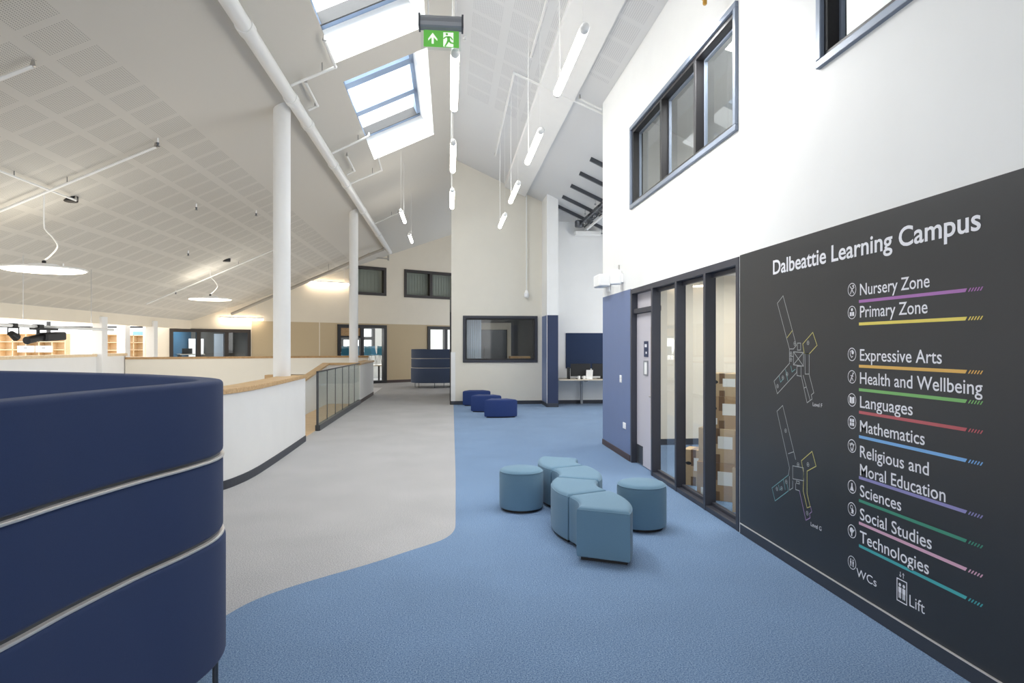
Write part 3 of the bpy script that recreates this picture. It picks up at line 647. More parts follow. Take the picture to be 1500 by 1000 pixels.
for k, x in enumerate((3.46, 3.6)):
    b = B(); b.lathe([(.03, 0), (.034, .005), (.036, .09), (.03, .09)], (x, 16.93, .73), 14); o = obj('cup', b, 'plastic', smooth=True)
    tag(o, ('small white cup on the desk in front of the left monitor', 'small white cup on the desk just left of the white card')[k], 'cup', 'cups on the alcove desk')
# drop fitting on the beige wall
t = thing('power_drop', 'white hanging conduit with a socket box in front of the beige wall', 'conduit', (2.14, 17.74, 2.98))
b = B(); b.tube([(2.14, 17.72, zc(2.14)), (2.14, 17.72, 3.15)], .018, 10); obj('conduit', b, 'pipe', t, smooth=True)
b = B(); b.lathe([(.05, 0), (.07, .02), (.07, .12), (.05, .14), (.03, .2)], (2.14, 17.72, 2.97), 16); obj('socket_box', b, 'plastic', t, smooth=True)

# ------------------------------------------------------------------ angled far wall
FP, FD = (-2.27, 28.56), (.8355, .549)
FN = (-FD[1], FD[0])
DOORS = [(-2.78, -.53, 0, 2.5), (1.53, 3.7, 0, 2.5)]
FWIN = [(-2.25, -.55, 3.77, 4.99), (.335, 3.1, 3.76, 5.0), (-9.0, -6.24, 1.1, 2.23)]
EXTRA_Z = [2.56]; EXTRA_S = [-6.2]
wallplane('wall_far', FP, FD, (-9.75, 4.2), (0, 7.4), DOORS + FWIN, .18, ['white_warmlit', 'tan'], lambda s, z: 1 if (z < 2.56 and s > -6.2) else 0, nrm=FN)
EXTRA_Z = []; EXTRA_S = []
def fp(s, n, z): return (FP[0] + FD[0] * s + FN[0] * n, FP[1] + FD[1] * s + FN[1] * n, z)
def fbox(b, s0, s1, n0, n1, z0, z1):
    c = fp((s0 + s1) / 2, (n0 + n1) / 2, (z0 + z1) / 2); b.obox(c, (*FD, 0), (*FN, 0), (0, 0, 1), (s1 - s0) / 2, (n1 - n0) / 2, (z1 - z0) / 2)
def fframe(b, s0, s1, z0, z1, w, n0, n1):
    fbox(b, s0, s1, n0, n1, z0, z0 + w); fbox(b, s0, s1, n0, n1, z1 - w, z1); fbox(b, s0, s0 + w, n0, n1, z0 + w, z1 - w); fbox(b, s1 - w, s1, n0, n1, z0 + w, z1 - w)
def fpane(b, s0, s1, n, z0, z1): b.add([fp(s0, n, z0), fp(s1, n, z0), fp(s1, n, z1), fp(s0, n, z1)], [(0, 1, 2, 3)])
b = B(); fbox(b, -.53, 1.53, -.015, 0, 0, .12); fbox(b, -6.2, -2.78, -.015, 0, 0, .12); struct('baseboard_far', b, 'brown_skirt')
b = B(); fbox(b, -3.56, -3.52, -.008, 0, .1, 2.56); struct('trim_5', b, 'white_warmlit')
for i, (s0, s1, z0, z1) in enumerate(FWIN):
    r = sroot('window_%d' % (i + 7), fp((s0 + s1) / 2, 0, z0))
    b = B(); fframe(b, s0, s1, z0, z1, .12, -.04, .16)
    muls = {0: [], 1: [1.72], 2: [-8.05, -7.1]}[i]
    for m_ in muls: fbox(b, m_ - .07, m_ + .07, -.03, .15, z0 + .1, z1 - .1)
    struct('frame', b, 'frame_brown', r)
    cuts = [s0 + .1] + muls + [s1 - .1]
    for a, c in zip(cuts, cuts[1:]):
        b = B(); fpane(b, a, c, .1, z0 + .1, z1 - .1); struct('pane', b, 'glass', r, fix=False)
    if i < 2:
        for a, c in zip(cuts, cuts[1:]):
            b = B(); nb = 9; w = (c - a) / nb
            for k in range(nb): b.obox(fp(a + w * (k + .5), .24, (z0 + z1) / 2), Vector((*FD, 0)) * .995 + Vector((*FN, 0)) * .1, Vector((*FN, 0)) * .995 - Vector((*FD, 0)) * .1, (0, 0, 1), w * .52, .003, (z1 - z0) / 2)
            fbox(b, a - .08, c + .08, .27, .28, z0 - .1, z1 + .1); struct('blind', b, 'blind', r)
for i, (s0, s1, z0, z1) in enumerate(DOORS):
    r = sroot('door_%d' % (i + 2), fp((s0 + s1) / 2, 0, 0))
    b = B(); fframe(b, s0, s1, -.02, z1, .14, -.05, .16)
    mid = -1.68 if i == 0 else 2.53
    fbox(b, mid - .08, mid + .08, -.03, .14, .05, z1 - .1)
    struct('frame', b, 'frame_blk', r)
    for a, c in ((s0 + .12, mid - .07), (mid + .07, s1 - .12)):
        b = B(); fpane(b, a, c, .08, .06, z1 - .12); struct('pane', b, 'glass', r, fix=False)
    if i == 0:
        b = B(); fbox(b, s0 + .12, mid - .07, .02, .1, 2.02, z1 - .12); struct('transom_panel', b, 'oak_dk', r)
        b = B(); fbox(b, s0 + .12, mid - .07, .0, .12, 1.95, 2.03); struct('transom_rail', b, 'frame_blk', r)
# bright classroom beyond the far doors, with a window grid and teal chairs
EXTRA_S = []
wallplane('wall_classroom', fp(0, 4.6, 0)[:2], FD, (-4.5, 6.5), (0, 3.4), [(-2.2, 1.24, 1.3, 2.5)], .15, ['white'], nrm=FN)
b = B(); b.prism([fp(-4.6, .18, 0)[:2], fp(5.6, .18, 0)[:2], fp(5.6, 4.8, 0)[:2], fp(-4.6, 4.8, 0)[:2]], -.2, -.001); struct('floor_classroom', b, 'desk')
r = sroot('window_10', fp(-.5, 4.6, 1.3))
b = B(); fbox(b, 1.1, 1.24, 4.56, 4.7, 1.3, 2.5); fbox(b, -.6, -.46, 4.56, 4.7, 1.3, 2.5); fbox(b, -2.2, 1.1, 4.56, 4.7, 1.9, 2.06); fbox(b, -2.2, 1.1, 4.58, 4.7, 2.45, 2.5)
struct('frame', b, 'frame_blk', r)
t = thing('classroom_table', 'long table carrying the teal chairs behind the far glazed doors', 'table', fp(-.7, 1.5, 0))
b = B(); fbox(b, -2.7, .9, 1.05, 2.35, .70, .74); obj('tabletop', b, 'desk', t)
for a_ in (-2.6, -1.4, -.3, .8):
    for n_ in (1.15, 2.25): b = B(); fbox(b, a_ - .03, a_ + .03, n_ - .03, n_ + .03, 0, .70); obj('leg', b, 'black', t)
def chair(loc, rz, label):
    t = thing('stacking_chair', label, 'chair', (0, 0, 0), 'teal chairs in the far classroom')
    b = B(); b.add(*[(lambda g: (g[0], g[1]))(grid_seat())][0]); obj('seat_shell', b, 'chair_teal', t, smooth=True)
    for sx in (-1, 1):
        for sy in (-1, 1):
            b = B(); b.tube([(sx * .15, sy * .13, .43), (sx * .21, sy * .21, 0)], .012, 8); obj('leg', b, 'steel', t, smooth=True)
    t.location = loc; t.rotation_euler = (0, 0, rz); return t
def grid_seat():
    prof = [(-.22, .44), (-.2, .455), (-.05, .43), (.12, .43), (.18, .46), (.21, .55), (.235, .7), (.25, .84)]
    vs = []; n = 7
    for y, z in prof:
        wv = .21 if z < .5 else .2 - (z - .5) * .1
        for k in range(n):
            a = -1 + 2 * k / (n - 1); vs.append((a * wv, y, z + .025 * a * a))
    P = len(prof); vs += [(x, y + .006, z - .012) for x, y, z in vs]
    fs = []
    for lay in (0, P * n):
        fs += [(lay + i * n + k, lay + i * n + k + 1, lay + (i + 1) * n + k + 1, lay + (i + 1) * n + k) for i in range(P - 1) for k in range(n - 1)]
    rim = [k for k in range(n)] + [i * n + n - 1 for i in range(1, P)] + [(P - 1) * n + k for k in range(n - 2, -1, -1)] + [i * n for i in range(P - 2, 0, -1)]
    for a, c in zip(rim, rim[1:] + rim[:1]): fs.append((a, c, c + P * n, a + P * n))
    return vs, fs
ch0 = None
for row, n_ in enumerate((1.34, 2.0)):
    for col in range(6):
        p = fp(-2.35 + .58 * col, n_, 0)
        lab = '%s teal chair in the %s row on the table behind the far glazed doors' % (('first', 'second', 'third', 'fourth', 'fifth', 'sixth')[col], ('front', 'back')[row])
        loc = (p[0], p[1], .745); rz = math.atan2(FD[1], FD[0]) + (.25, -.3, 1.5, .2, -.25, .3)[(col + 2 * row) % 6]
        if ch0 is None: ch0 = chair(loc, rz, lab)
        else: dup(ch0, loc, rz, lab)
# dim meeting room behind the three-pane window at the left
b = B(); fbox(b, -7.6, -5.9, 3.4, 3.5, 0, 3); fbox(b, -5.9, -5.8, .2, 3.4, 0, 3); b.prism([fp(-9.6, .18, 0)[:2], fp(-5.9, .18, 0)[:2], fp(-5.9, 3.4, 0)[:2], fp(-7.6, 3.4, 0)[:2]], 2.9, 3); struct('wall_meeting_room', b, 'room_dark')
b = B(); b.box(-10.55, 23.35, 0, -10.45, 27.3, 3); struct('wall_meeting_side', b, 'white')
b = B(); b.box(-10.45, 23.6, .5, -10.43, 27.2, 2.7); struct('trim_6', b, 'teal_wall')
t = thing('meeting_table', 'white table behind the far left three-pane window', 'table', fp(-8.4, 1.2, 0))
b = B(); fbox(b, -8.5, -7.65, .8, 1.4, 1.28, 1.32); obj('tabletop', b, 'plastic', t)
for a in (-8.45, -7.7): b = B(); fbox(b, a - .03, a + .03, .9, 1.3, 0, 1.28); obj('leg', b, 'steel_dk', t)
t = thing('laptop', 'black laptop open on the white table behind the far left window', 'laptop', fp(-8.3, 1.1, 1.32))
b = B(); fbox(b, -8.4, -8.05, .95, 1.2, 1.32, 1.335); obj('keyboard_base', b, 'black', t)
b = B(); fbox(b, -8.4, -8.05, .94, .955, 1.335, 1.52); obj('screen', b, 'black', t)
b = B(); fbox(b, -7.75, -7.2, 2.9, 2.95, .4, 1.9); o = obj('whiteboard', b, 'whiteboard'); tag(o, 'pale whiteboard behind the middle pane of the far left window', 'whiteboard')
b = B(); fbox(b, -6.8, -6.35, 2.9, 2.96, .6, 2.1); o = obj('roller_blind', b, 'blind_cool'); tag(o, 'pale blue blind behind the right pane of the far left window', 'blind')
area('meeting_room_fill', fp(-7.6, 1.6, 2.85), (0, 0, -1), .9, .3, 55)  # unseen light added to lift the room behind the panes

# ------------------------------------------------------------------ dwarf walls, caps, balustrade around the void
def dwarf(name, path, z0, z1, th, cap_w, cap_t=.06, capname='trim', m='white', over=.02):
    """path travels so that the void lies on the left normal side"""
    b = B(); b.sweep(path, [(0, z0), (th, z0), (th, z1), (0, z1)][::-1]); struct(name, b, m)
    b = B(); b.sweep(path, [(-over, z1), (cap_w, z1), (cap_w, z1 + cap_t), (-over, z1 + cap_t)][::-1]); struct(capname, b, 'oak', bevel=.006)
rev = DW_NEAR[::-1]            # travelling towards +Y, the void is on the left
dwarf('wall_dwarf_near', rev, -.3, 1.085, .14, .32, capname='trim_7')
b = B(); b.sweep(rev, [(-.012, 0), (0, 0), (0, .1), (-.012, .1)][::-1]); struct('baseboard_dwarf_near', b, 'skirt')
b = B(); b.box(-3.05, 11.18, -.3, -2.46, 11.3, 1.085); struct('wall_dwarf_return', b, 'white')
b = B(); b.box(-3.08, 11.1, 1.085, -2.44, 11.32, 1.145); struct('trim_8', b, 'oak', bevel=.006)
# stair side: sloping capped wall behind the landing, closing wall, and the piece beyond the glass
b = B(); ztop = lambda y: .80 + (y - 15.5) * .1
b.add([(-3.5, 11.3, -.3), (-3.4, 11.3, -.3), (-3.4, 18.42, -.3), (-3.5, 18.42, -.3), (-3.5, 11.3, ztop(11.3)), (-3.4, 11.3, ztop(11.3)), (-3.4, 18.42, ztop(18.42)), (-3.5, 18.42, ztop(18.42))],
      [(0, 3, 2, 1), (4, 5, 6, 7), (0, 1, 5, 4), (1, 2, 6, 5), (2, 3, 7, 6), (3, 0, 4, 7)])
struct('wall_stair', b, 'white')
b = B(); ang = math.atan(.1)
b.obox((-3.45, (11.3 + 18.42) / 2, ztop((11.3 + 18.42) / 2) + .02), (1, 0, 0), (0, math.cos(ang), math.sin(ang)), (0, -math.sin(ang), math.cos(ang)), .1, 3.57, .025); struct('trim_9', b, 'oak', bevel=.005)
b = B(); b.box(-3.5, 18.42, -.3, -2.64, 18.52, 1.085); b.box(-2.64, 18.42, -.3, -2.5, 21.62, 1.085); struct('wall_dwarf_end', b, 'white')
b = B(); b.prism([(-3.54, 18.38), (-2.47, 18.38), (-2.47, 21.65), (-2.82, 21.65), (-2.82, 18.6), (-3.54, 18.6)], 1.085, 1.145); struct('trim_10', b, 'oak', bevel=.006)
b = B(); b.box(-2.5, 18.42, 0, -2.488, 21.62, .1); struct('baseboard_dwarf_end', b, 'brown_skirt')
# far and left sides of the void
FA, FB = (-9.25, 19.4), (-2.66, 21.6)
dw = [FB, FA]
b = B(); b.sweep([FB, FA], [(0, -3.6), (-.14, -3.6), (-.14, 1.235), (0, 1.235)]); struct('wall_dwarf_far', b, 'beige')
b = B(); b.sweep([FB, FA], [(.02, 1.235), (-.24, 1.235), (-.24, 1.295), (.02, 1.295)]); struct('trim_11', b, 'oak_dk')
b = B(); b.box(-9.42, 5.6, -3.6, -9.28, 19.5, 1.34); struct('wall_dwarf_left', b, 'white')
b = B(); b.box(-9.55, 5.6, 1.34, -9.26, 19.55, 1.41); struct('trim_12', b, 'birch')
b = B(); b.box(-9.42, -4, 2.22, -9.2, 24.2, 2.53); struct('wall_bulkhead', b, 'white_warmlit')
# glass balustrade
gb = thing('glass_balustrade', 'glass balustrade with dark base rail beside the stair opening', 'balustrade', (-2.5, 15.5, 0))
b = B(); b.box(-2.56, 12.62, 0, -2.47, 18.40, .11); obj('base_rail', b, 'steel_dk', gb, bevel=.004)
NP = 6; g0, g1 = 12.64, 18.40
for k in range(NP):
    a = g0 + (g1 - g0) * k / NP; c = g0 + (g1 - g0) * (k + 1) / NP
    b = B(); b.box(-2.522, a + .012, .1, -2.508, c - .012, 1.12); gp = obj('glass_panel', b, 'glass_tint', gb)
    if k: b = B(); b.box(-2.523, a - .004, .11, -2.507, a + .003, 1.12); obj('edge_seal', b, 'frame', gp)
b = B(); b.box(-2.53, 12.6, 1.12, -2.5, 18.40, 1.145); obj('top_rail', b, 'steel_dk', gb)
b = B(); b.box(-2.535, 12.6, 0, -2.495, 12.64, 1.145); obj('end_post', b, 'steel_dk', gb)

# columns and posts
for i, (x, y, r_) in enumerate(((-2.70, 10.72, .135), (-2.73, 18.78, .125))):
    b = B(); b.lathe([(r_, -.3), (r_, zc(x) + .1)], (x, y, 0), 40); o = struct('column', b, 'white', smooth=True)
for i, (x0, y0, w) in enumerate(((-9.26, 17.95, .22), (-9.75, 20.2, .24), (-9.26, 20.95, .2))):
    b = B(); b.box(x0 - .12, y0, -3.6, x0 + .12, y0 + w + .06, 2.4); struct('column', b, 'white')

# ------------------------------------------------------------------ library beyond the left bulkhead
b = B(); b.box(-18, 25.0, -.3, -10.6, 25.1, 1.3); b.box(-18, 25.0, 2.5, -10.6, 25.1, 3.2); struct('wall_library', b, 'white')
r = sroot('window_11', (-14, 25, 1.3)); b = B()
for x in (-16.5, -14.6, -12.7, -11.0): b.box(x - .05, 25.0, 1.3, x + .05, 25.08, 2.5)
b.box(-18, 25.0, 2.28, -10.6, 25.08, 2.34); struct('frame', b, 'frame_blk', r)
b = B(); b.box(-11.6, 24.9, 1.0, -10.62, 24.96, 2.15); struct('trim_13', b, 'sky_blue')
def cubby(x0, y, ncol, rows, z0, label, w=.4, h=.26):
    t = thing('cubby_shelf', label, 'shelf', (x0, y, z0 - .0), 'birch shelves in the library')
    n = len(rows); x1 = x0 + ncol * w
    b = B(); b.box(x0, y + .28, z0, x1, y + .3, z0 + n * h + .02); obj('back_panel', b, 'birch', t)
    for k in range(ncol + 1):
        b = B(); b.box(x0 + k * w - .012, y, z0, x0 + k * w + .012, y + .28, z0 + n * h + .02); obj('divider', b, 'birch', t)
    for j in range(n + 1):
        b = B(); b.box(x0, y, z0 + j * h - .0, x1, y + .28, z0 + j * h + .022); obj('shelf_board', b, 'birch', t)
    b = B(); b.box(x0, y, 0, x1, y + .28, z0); obj('plinth', b, 'birch', t)
    return t
cubby(-14.5, 22.3, 5, (0, 0, 0), 1.22, 'long birch cubby shelf behind the black stage lights')
cubby(-11.75, 22.5, 2, (0, 0, 0), 1.2, 'birch cubby shelf just left of the first square post')
cubby(-12.6, 24.2, 1, (0, 0, 0), 1.2, 'narrow birch cubby shelf between the first two square posts')
cubby(-11.75, 24.4, 2, (0, 0, 0), 1.2, 'birch cubby shelf under the pale blue panel')
for k, (x, lab) in enumerate(((-13.9, 'white storage box on the long cubby shelf, left one'), (-13.35, 'white storage box on the long cubby shelf, right one'))):
    b = B(); b.box(x, 22.2, 1.41, x + .5, 22.28, 1.62); o = obj('storage_box', b, 'plastic', bevel=.01); tag(o, lab, 'box', 'white boxes on the long cubby shelf')
    b = B(); b.box(x + .2, 22.19, 1.53, x + .3, 22.2, 1.56); obj('handle', b, 'steel_dk', o)

# ------------------------------------------------------------------ sofas with tall curved backs
def booth(path, label, m, legs, m_in=None, name='booth_sofa'):
    """path = outer face, inside on the left of travel"""
    cx = sum(p[0] for p in path) / len(path); cy = sum(p[1] for p in path) / len(path)
    t = thing(name, label, 'sofa', (cx, cy, 0))
    p = spline(path, 8); tiers = []
    for z0, z1, o0 in ((.20, .765, -.012), (.785, 1.125, 0), (1.145, 1.485, 0)):
        b = B(); b.sweep(p, rrect(o0, .115, z0, z1, .02)[::-1]); tiers.append(obj('back_tier', b, m, t, smooth=True))
    for ti, z in enumerate((.775, 1.135)):
        b = B(); b.sweep(p, rrect(-.006, .10, z - .012, z + .001, .004, 2)[::-1]); obj('metal_band', b, 'band', tiers[ti], smooth=True)
        b = B(); b.sweep(p, [(.012, z + .001), (.1, z + .001), (.1, z + .012), (.012, z + .012)][::-1]); obj('recess_strip', b, 'steel_dk', tiers[ti])
    inner = offset(p, .12)
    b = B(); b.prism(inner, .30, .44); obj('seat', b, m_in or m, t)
    for x, y in legs:
        b = B(); b.tube([(x, y, .24), (x, y, .008)], .013, 10); obj('leg', b, 'steel_dk', t, smooth=True)
    return t
booth([(-2.35, .55), (-1.9, .72), (-1.58, 1.05), (-1.40, 1.5), (-1.29, 1.99), (-1.245, 2.25), (-1.175, 2.55), (-1.09, 2.83), (-1.055, 3.05), (-1.10, 3.25), (-1.25, 3.45), (-1.44, 3.62), (-1.70, 3.83), (-2.07, 4.05), (-2.47, 4.26), (-2.88, 4.44)],
      'large navy curved high-back sofa in the near left corner', 'sofa', [(-1.088, 3.12), (-1.40, 1.9), (-2.1, 3.95), (-1.9, .95), (-2.75, 4.28)], 'sofa_shaded')
booth([(.85, 26.4), (1.0, 25.6), (.6, 24.9), (-.2, 24.55), (-.8, 24.5), (-1.2, 24.62), (-1.42, 24.95), (-1.47, 25.4), (-1.36, 25.9), (-1.0, 26.3)][::-1],
      'slate blue high-back sofa at the far end of the corridor', 'sofa_far', [(-1.32, 25.2), (-1.15, 24.75), (-.55, 24.63), (-.2, 24.7), (.2, 24.85), (.5, 25.05)])

# ------------------------------------------------------------------ poufs
HT = .41
def round_pouf(loc, label):
    t = thing('round_pouf', label, 'pouf', loc, 'round teal poufs beside the curved seats')
    R = .222
    b = B(); b.lathe([(.0, .025), (R - .012, .025), (R - .004, .03), (R, .06), (R, HT - .05), (R - .006, HT - .028), (R - .022, HT - .008), (R - .05, HT), (0, HT + .006)], (loc[0], loc[1], 0), 48); up = obj('upholstery', b, 'pouf', t, smooth=True)
    b = B(); b.tube([(loc[0] + (R - .005) * math.cos(a), loc[1] + (R - .005) * math.sin(a), HT - .026) for a in [2 * PI * k / 48 for k in range(49)]], .0045, 6); obj('piping', b, 'pouf', up, smooth=True)
    b = B(); b.lathe([(R - .03, 0), (R - .03, .026)], (loc[0], loc[1], 0), 40); obj('base', b, 'base_blk', t, smooth=True)
    return t
round_pouf((.725, 6.44, 0), 'round teal pouf standing alone left of the curved seats')
round_pouf((1.74, 5.69, 0), 'round teal pouf right of the curved seats, towards the glazed screen')
RI, RO, HA = .425, .84, math.radians(26.6)
def curved_pouf(c, ang, m, label, group):
    mid = (c[0] + .63 * math.cos(ang), c[1] + .63 * math.sin(ang))
    t = thing('curved_pouf', label, 'pouf', (mid[0], mid[1], 0), group)
    def loop(d, z):
        n = 14; ri, ro = RI + d, RO - d; k_ = d / ((RI + RO) / 2)
        out = [(c[0] + ro * math.cos(ang + HA * (2 * i / n - 1) * (1 - k_ / HA)), c[1] + ro * math.sin(ang + HA * (2 * i / n - 1) * (1 - k_ / HA)), z) for i in range(n + 1)]
        out += [(c[0] + ri * math.cos(ang + HA * (1 - 2 * i / n) * (1 - k_ / HA)), c[1] + ri * math.sin(ang + HA * (1 - 2 * i / n) * (1 - k_ / HA)), z) for i in range(n + 1)]
        return out
    L = [(.012, .026), (.004, .032), (0, .06), (0, HT - .05), (.003, HT - .03), (.010, HT - .014), (.025, HT - .003), (.05, HT)]
    b = B(); K = len(loop(0, 0)); vs = []
    for d, z in L: vs += loop(d, z)
    fs = [(i * K + k, i * K + (k + 1) % K, (i + 1) * K + (k + 1) % K, (i + 1) * K + k) for i in range(len(L) - 1) for k in range(K)]
    fs += [tuple(range(K))[::-1]]
    h = K // 2; base = (len(L) - 1) * K
    fs += [(base + i, base + i + 1, base + K - 2 - i, base + K - 1 - i) for i in range(h - 1)]
    b.add(vs, fs); up = obj('upholstery', b, m, t, smooth=True)
    b = B(); lp = [Vector(p) for p in loop(.006, HT - .024)]; b.tube(lp + [lp[0]], .0042, 6); obj('piping', b, m, up, smooth=True)
    b = B(); lo = loop(.03, 0); b.prism([(x, y) for x, y, z in lo], 0, .028); obj('base', b, 'base_blk', t)
    return t
G1 = 'teal curved seats in the middle of the blue carpet'
cs = [((.60, 5.06), math.radians(-2)), ((1.742, 5.60), math.radians(178)), ((.64, 6.215), math.radians(-2)), ((1.782, 6.75), math.radians(178))]
labs = ['teal curved seat with its flat end facing the viewer, first of the winding row', 'second teal curved seat of the winding row, bulging left behind the first', 'third teal curved seat of the winding row, bulging right', 'last teal curved seat of the winding row, furthest towards the back wall']
for (c, a), l in zip(cs, labs): curved_pouf(c, a, 'pouf', l, G1)
G2 = 'royal blue curved seats by the beige wall'
for c, a, l in (((1.14, 15.28), math.radians(-88), 'royal blue curved seat nearest the viewer of the three by the beige wall'), ((.93, 16.52), math.radians(-92), 'royal blue curved seat in the middle of the three by the beige wall'), ((.74, 18.15), math.radians(-90), 'royal blue curved seat against the beige wall, behind the other two')):
    curved_pouf(c, a, 'pouf_dark', l, G2)

# ------------------------------------------------------------------ pendant tube lights
def tube_light(x, y, z, label):
    t = thing('tube_pendant', label, 'pendant light', (x, y, z), 'hanging tube lights')
    L = 1.5; R = .041
    b = B(); b.tube([(x, y + .06, z), (x, y + L - .06, z)], R, 20); obj('lit_tube', b, 'tube', t, smooth=True)
    for s_, yy in ((-1, y + .06), (1, y + L - .06)):
        prof = [(0, R), (.03, R * 1.02), (.06, R * .92), (.078, R * .6), (.084, .004)]
        b = B(); b.tube([(x, yy + s_ * d, z) for d, r in prof], [r for d, r in prof], 20); obj('end_cap', b, 'lampwhite', t, smooth=True)
    for yy in (y + .12, y + L - .12):
        b = B(); b.tube([(x, yy, z + R), (x, yy, zc(x))], .0014, 6); obj('suspension_wire', b, 'pipe', t)
    b = B(); b.tube([(x - .01, y + L - .3, z + R), (x - .02, y + L - .3, (z + zc(x)) / 2), (x - .01, y + L - .3, zc(x))], .0045, 6); obj('power_cord', b, 'pipe', t, smooth=True)
    return t
ZT = 4.37
for y, l in ((5.97, 'tube pendant on the ridge line just below the exit sign'), (8.62, 'middle tube pendant of the ridge line, beside the beige wall peak'), (11.3, 'smallest tube pendant of the ridge line, at the beige wall edge')):
    tube_light(.055, y, ZT, l)
for y, l in ((5.4, 'largest slanting tube pendant, near the top of the picture by the white wall'), (8.05, 'second tube pendant of the right-hand row, left of the upper window'), (10.7, 'third tube pendant of the right-hand row, before the beige wall'), (13.3, 'last tube pendant of the right-hand row, glowing on the beige wall')):
    tube_light(1.16, y, ZT, l)
for y, l in ((15.15, 'tube pendant left of the ridge over the corridor, nearer of two'), (18.35, 'tube pendant left of the ridge over the corridor, further of two')):
    tube_light(-1.13, y, 4.79, l)
# disc pendants over the void
def disc_light(x, y, z, D, label):
    t = thing('disc_pendant', label, 'pendant light', (x, y, z), 'disc lamps over the void')
    R = D / 2
    b = B(); b.lathe([(R * .98, 0), (R, .012), (R * .97, .03), (R * .6, .045), (R * .35, .055), (R * .34, .085), (R * .3, .09), (.03, .092)], (x, y, z), 48); sh = obj('shade', b, 'lampwhite', t, smooth=True)
    b = B(); b.lathe([(.01, -.012), (R * .9, -.012), (R * .955, .0)], (x, y, z), 48); obj('diffuser', b, 'disc_lit', t, smooth=True)
    b = B(); b.lathe([(.02, .09), (.028, .1), (.028, .14), (.01, .15)], (x, y, z), 12); obj('cable_gland', b, 'black', sh, smooth=True)
    up = bpy.data.lights.new('disc_uplight', 'AREA'); up.shape = 'DISK'; up.size = 1.0; up.energy = 5.5; up.color = (1, .93, .8)
    uo = bpy.data.objects.new('disc_uplight', up); C.objects.link(uo); uo.location = (x, y, z + .16); uo.rotation_euler = (PI, 0, 0)
    zt = zc(x); cord = spline([(x, y, z + .15), (x + .09, y, z + .22), (x + .19, y, z + .36), (x + .12, y, z + .5), (x + .03, y, z + .6), (x, y, z + .7), (x, y, zt)], 6)
    b = B(); b.tube(cord, .011, 8); obj('cord', b, 'pipe', t, smooth=True)
    return t
disc_light(-6.1, 10.35, 2.78, 1.13, 'large white disc pendant hanging at the left, nearer of two')
disc_light(-6.55, 18.4, 2.9, 1.13, 'smaller looking white disc pendant hanging left of the round column')
for (x, y, l) in ((-6.02, 10.9, 'black ceiling rose above the near disc pendant'), (-6.05, 18.2, 'black ceiling rose above the far disc pendant')):
    b = B(); b.lathe([(.0, -.05), (.09, -.05), (.1, -.04), (.1, .04), (0, .04)], (x, y, zc(x)), 20); o = obj('ceiling_sensor', b, 'black', smooth=True); tag(o, l, 'ceiling fitting')
# linear lamps on the far wall
def linear(s0, s1, z, n, label):
    t = thing('linear_lamp', label, 'lamp', fp((s0 + s1) / 2, n, z))
    b = B(); fbox(b, s0, s1, n - .04, n + .04, z + .04, z + .09); obj('housing', b, 'lampwhite', t, bevel=.008)
    b = B(); fbox(b, s0 + .02, s1 - .02, n - .04, n + .04, z - .03, z + .04); obj('diffuser', b, 'linear_lit', t, bevel=.008)
    for a in (s0 + .25, s1 - .25):
        p = fp(a, n, z + .09); b = B(); b.tube([p, (p[0], p[1], zc(p[0]))], .004, 6); obj('suspension_wire', b, 'pipe', t)
    return t
linear(-7.4, -5.82, 2.60, -.2, 'long white linear lamp above the far left window')
linear(-4.05, -2.3, 4.14, -.2, 'long white linear lamp high on the far wall, behind the thin column')

# ------------------------------------------------------------------ exit sign
t = thing('exit_sign', 'green running-man exit sign hanging from the ridge in a silver casing', 'sign', (-.07, 5.6, 4.25))
x0, x1, yS = -.255, .115, 5.6
b = B(); prof = [(-.03, 4.385), (-.045, 4.40), (-.05, 4.43), (-.045, 4.465), (-.03, 4.49), (.03, 4.49), (.045, 4.465), (.05, 4.43), (.03, 4.385)]
vs = [(x, yS + o, z) for x in (x0, x1) for o, z in prof]; K = len(prof)
b.add(vs, [tuple(range(K)), tuple(range(K, 2 * K))[::-1]] + [(k, (k + 1) % K, K + (k + 1) % K, K + k) for k in range(K)]); obj('casing', b, 'silver', t)
for x in (x0, x1): b = B(); b.box(x - .008, yS - .055, 4.38, x + .008, yS + .055, 4.495); obj('end_cap', b, 'steel_dk', t)
b = B(); b.box(x0 + .012, yS - .005, 4.205, x1 - .012, yS + .005, 4.39); obj('acrylic_plate', b, 'glass', t)
gx0, gx1, gz0, gz1 = x0 + .035, x1 - .03, 4.228, 4.372
yF = yS - .0075
b = B(); b.box(gx0, yF, gz0, gx1, yF + .002, gz1); obj('green_legend', b, 'exit_green', t)
ys_ = yF - .0012
def epoly(b, pts): b.add([(gx0 + u * (gx1 - gx0), ys_, gz0 + v * (gz1 - gz0)) for u, v in pts], [tuple(range(len(pts)))])
b = B(); epoly(b, [(.225, .18), (.285, .18), (.285, .62), (.225, .62)]); epoly(b, [(.255, .84), (.13, .48), (.13, .36), (.255, .64)]); epoly(b, [(.255, .84), (.255, .64), (.385, .36), (.385, .48)])
obj('arrow', b, 'exit_white', t, fix=False)
b = B(); epoly(b, [(.555, .04), (.84, .04), (.84, .9), (.555, .9)]); obj('doorway_symbol', b, 'exit_white', t, fix=False)
ys_ = yF - .0024
b = B(); epoly(b, [(.655 + .035 * math.cos(k * PI / 5), .79 + .075 * math.sin(k * PI / 5)) for k in range(10)])
def eline(b, p, q, w):
    l = math.hypot(q[0] - p[0], (q[1] - p[1]) * .5); nx, ny = -(q[1] - p[1]) * .5 / l * w, (q[0] - p[0]) / l * w * 2
    epoly(b, [(p[0] + nx, p[1] + ny), (p[0] - nx, p[1] - ny), (q[0] - nx, q[1] - ny), (q[0] + nx, q[1] + ny)])
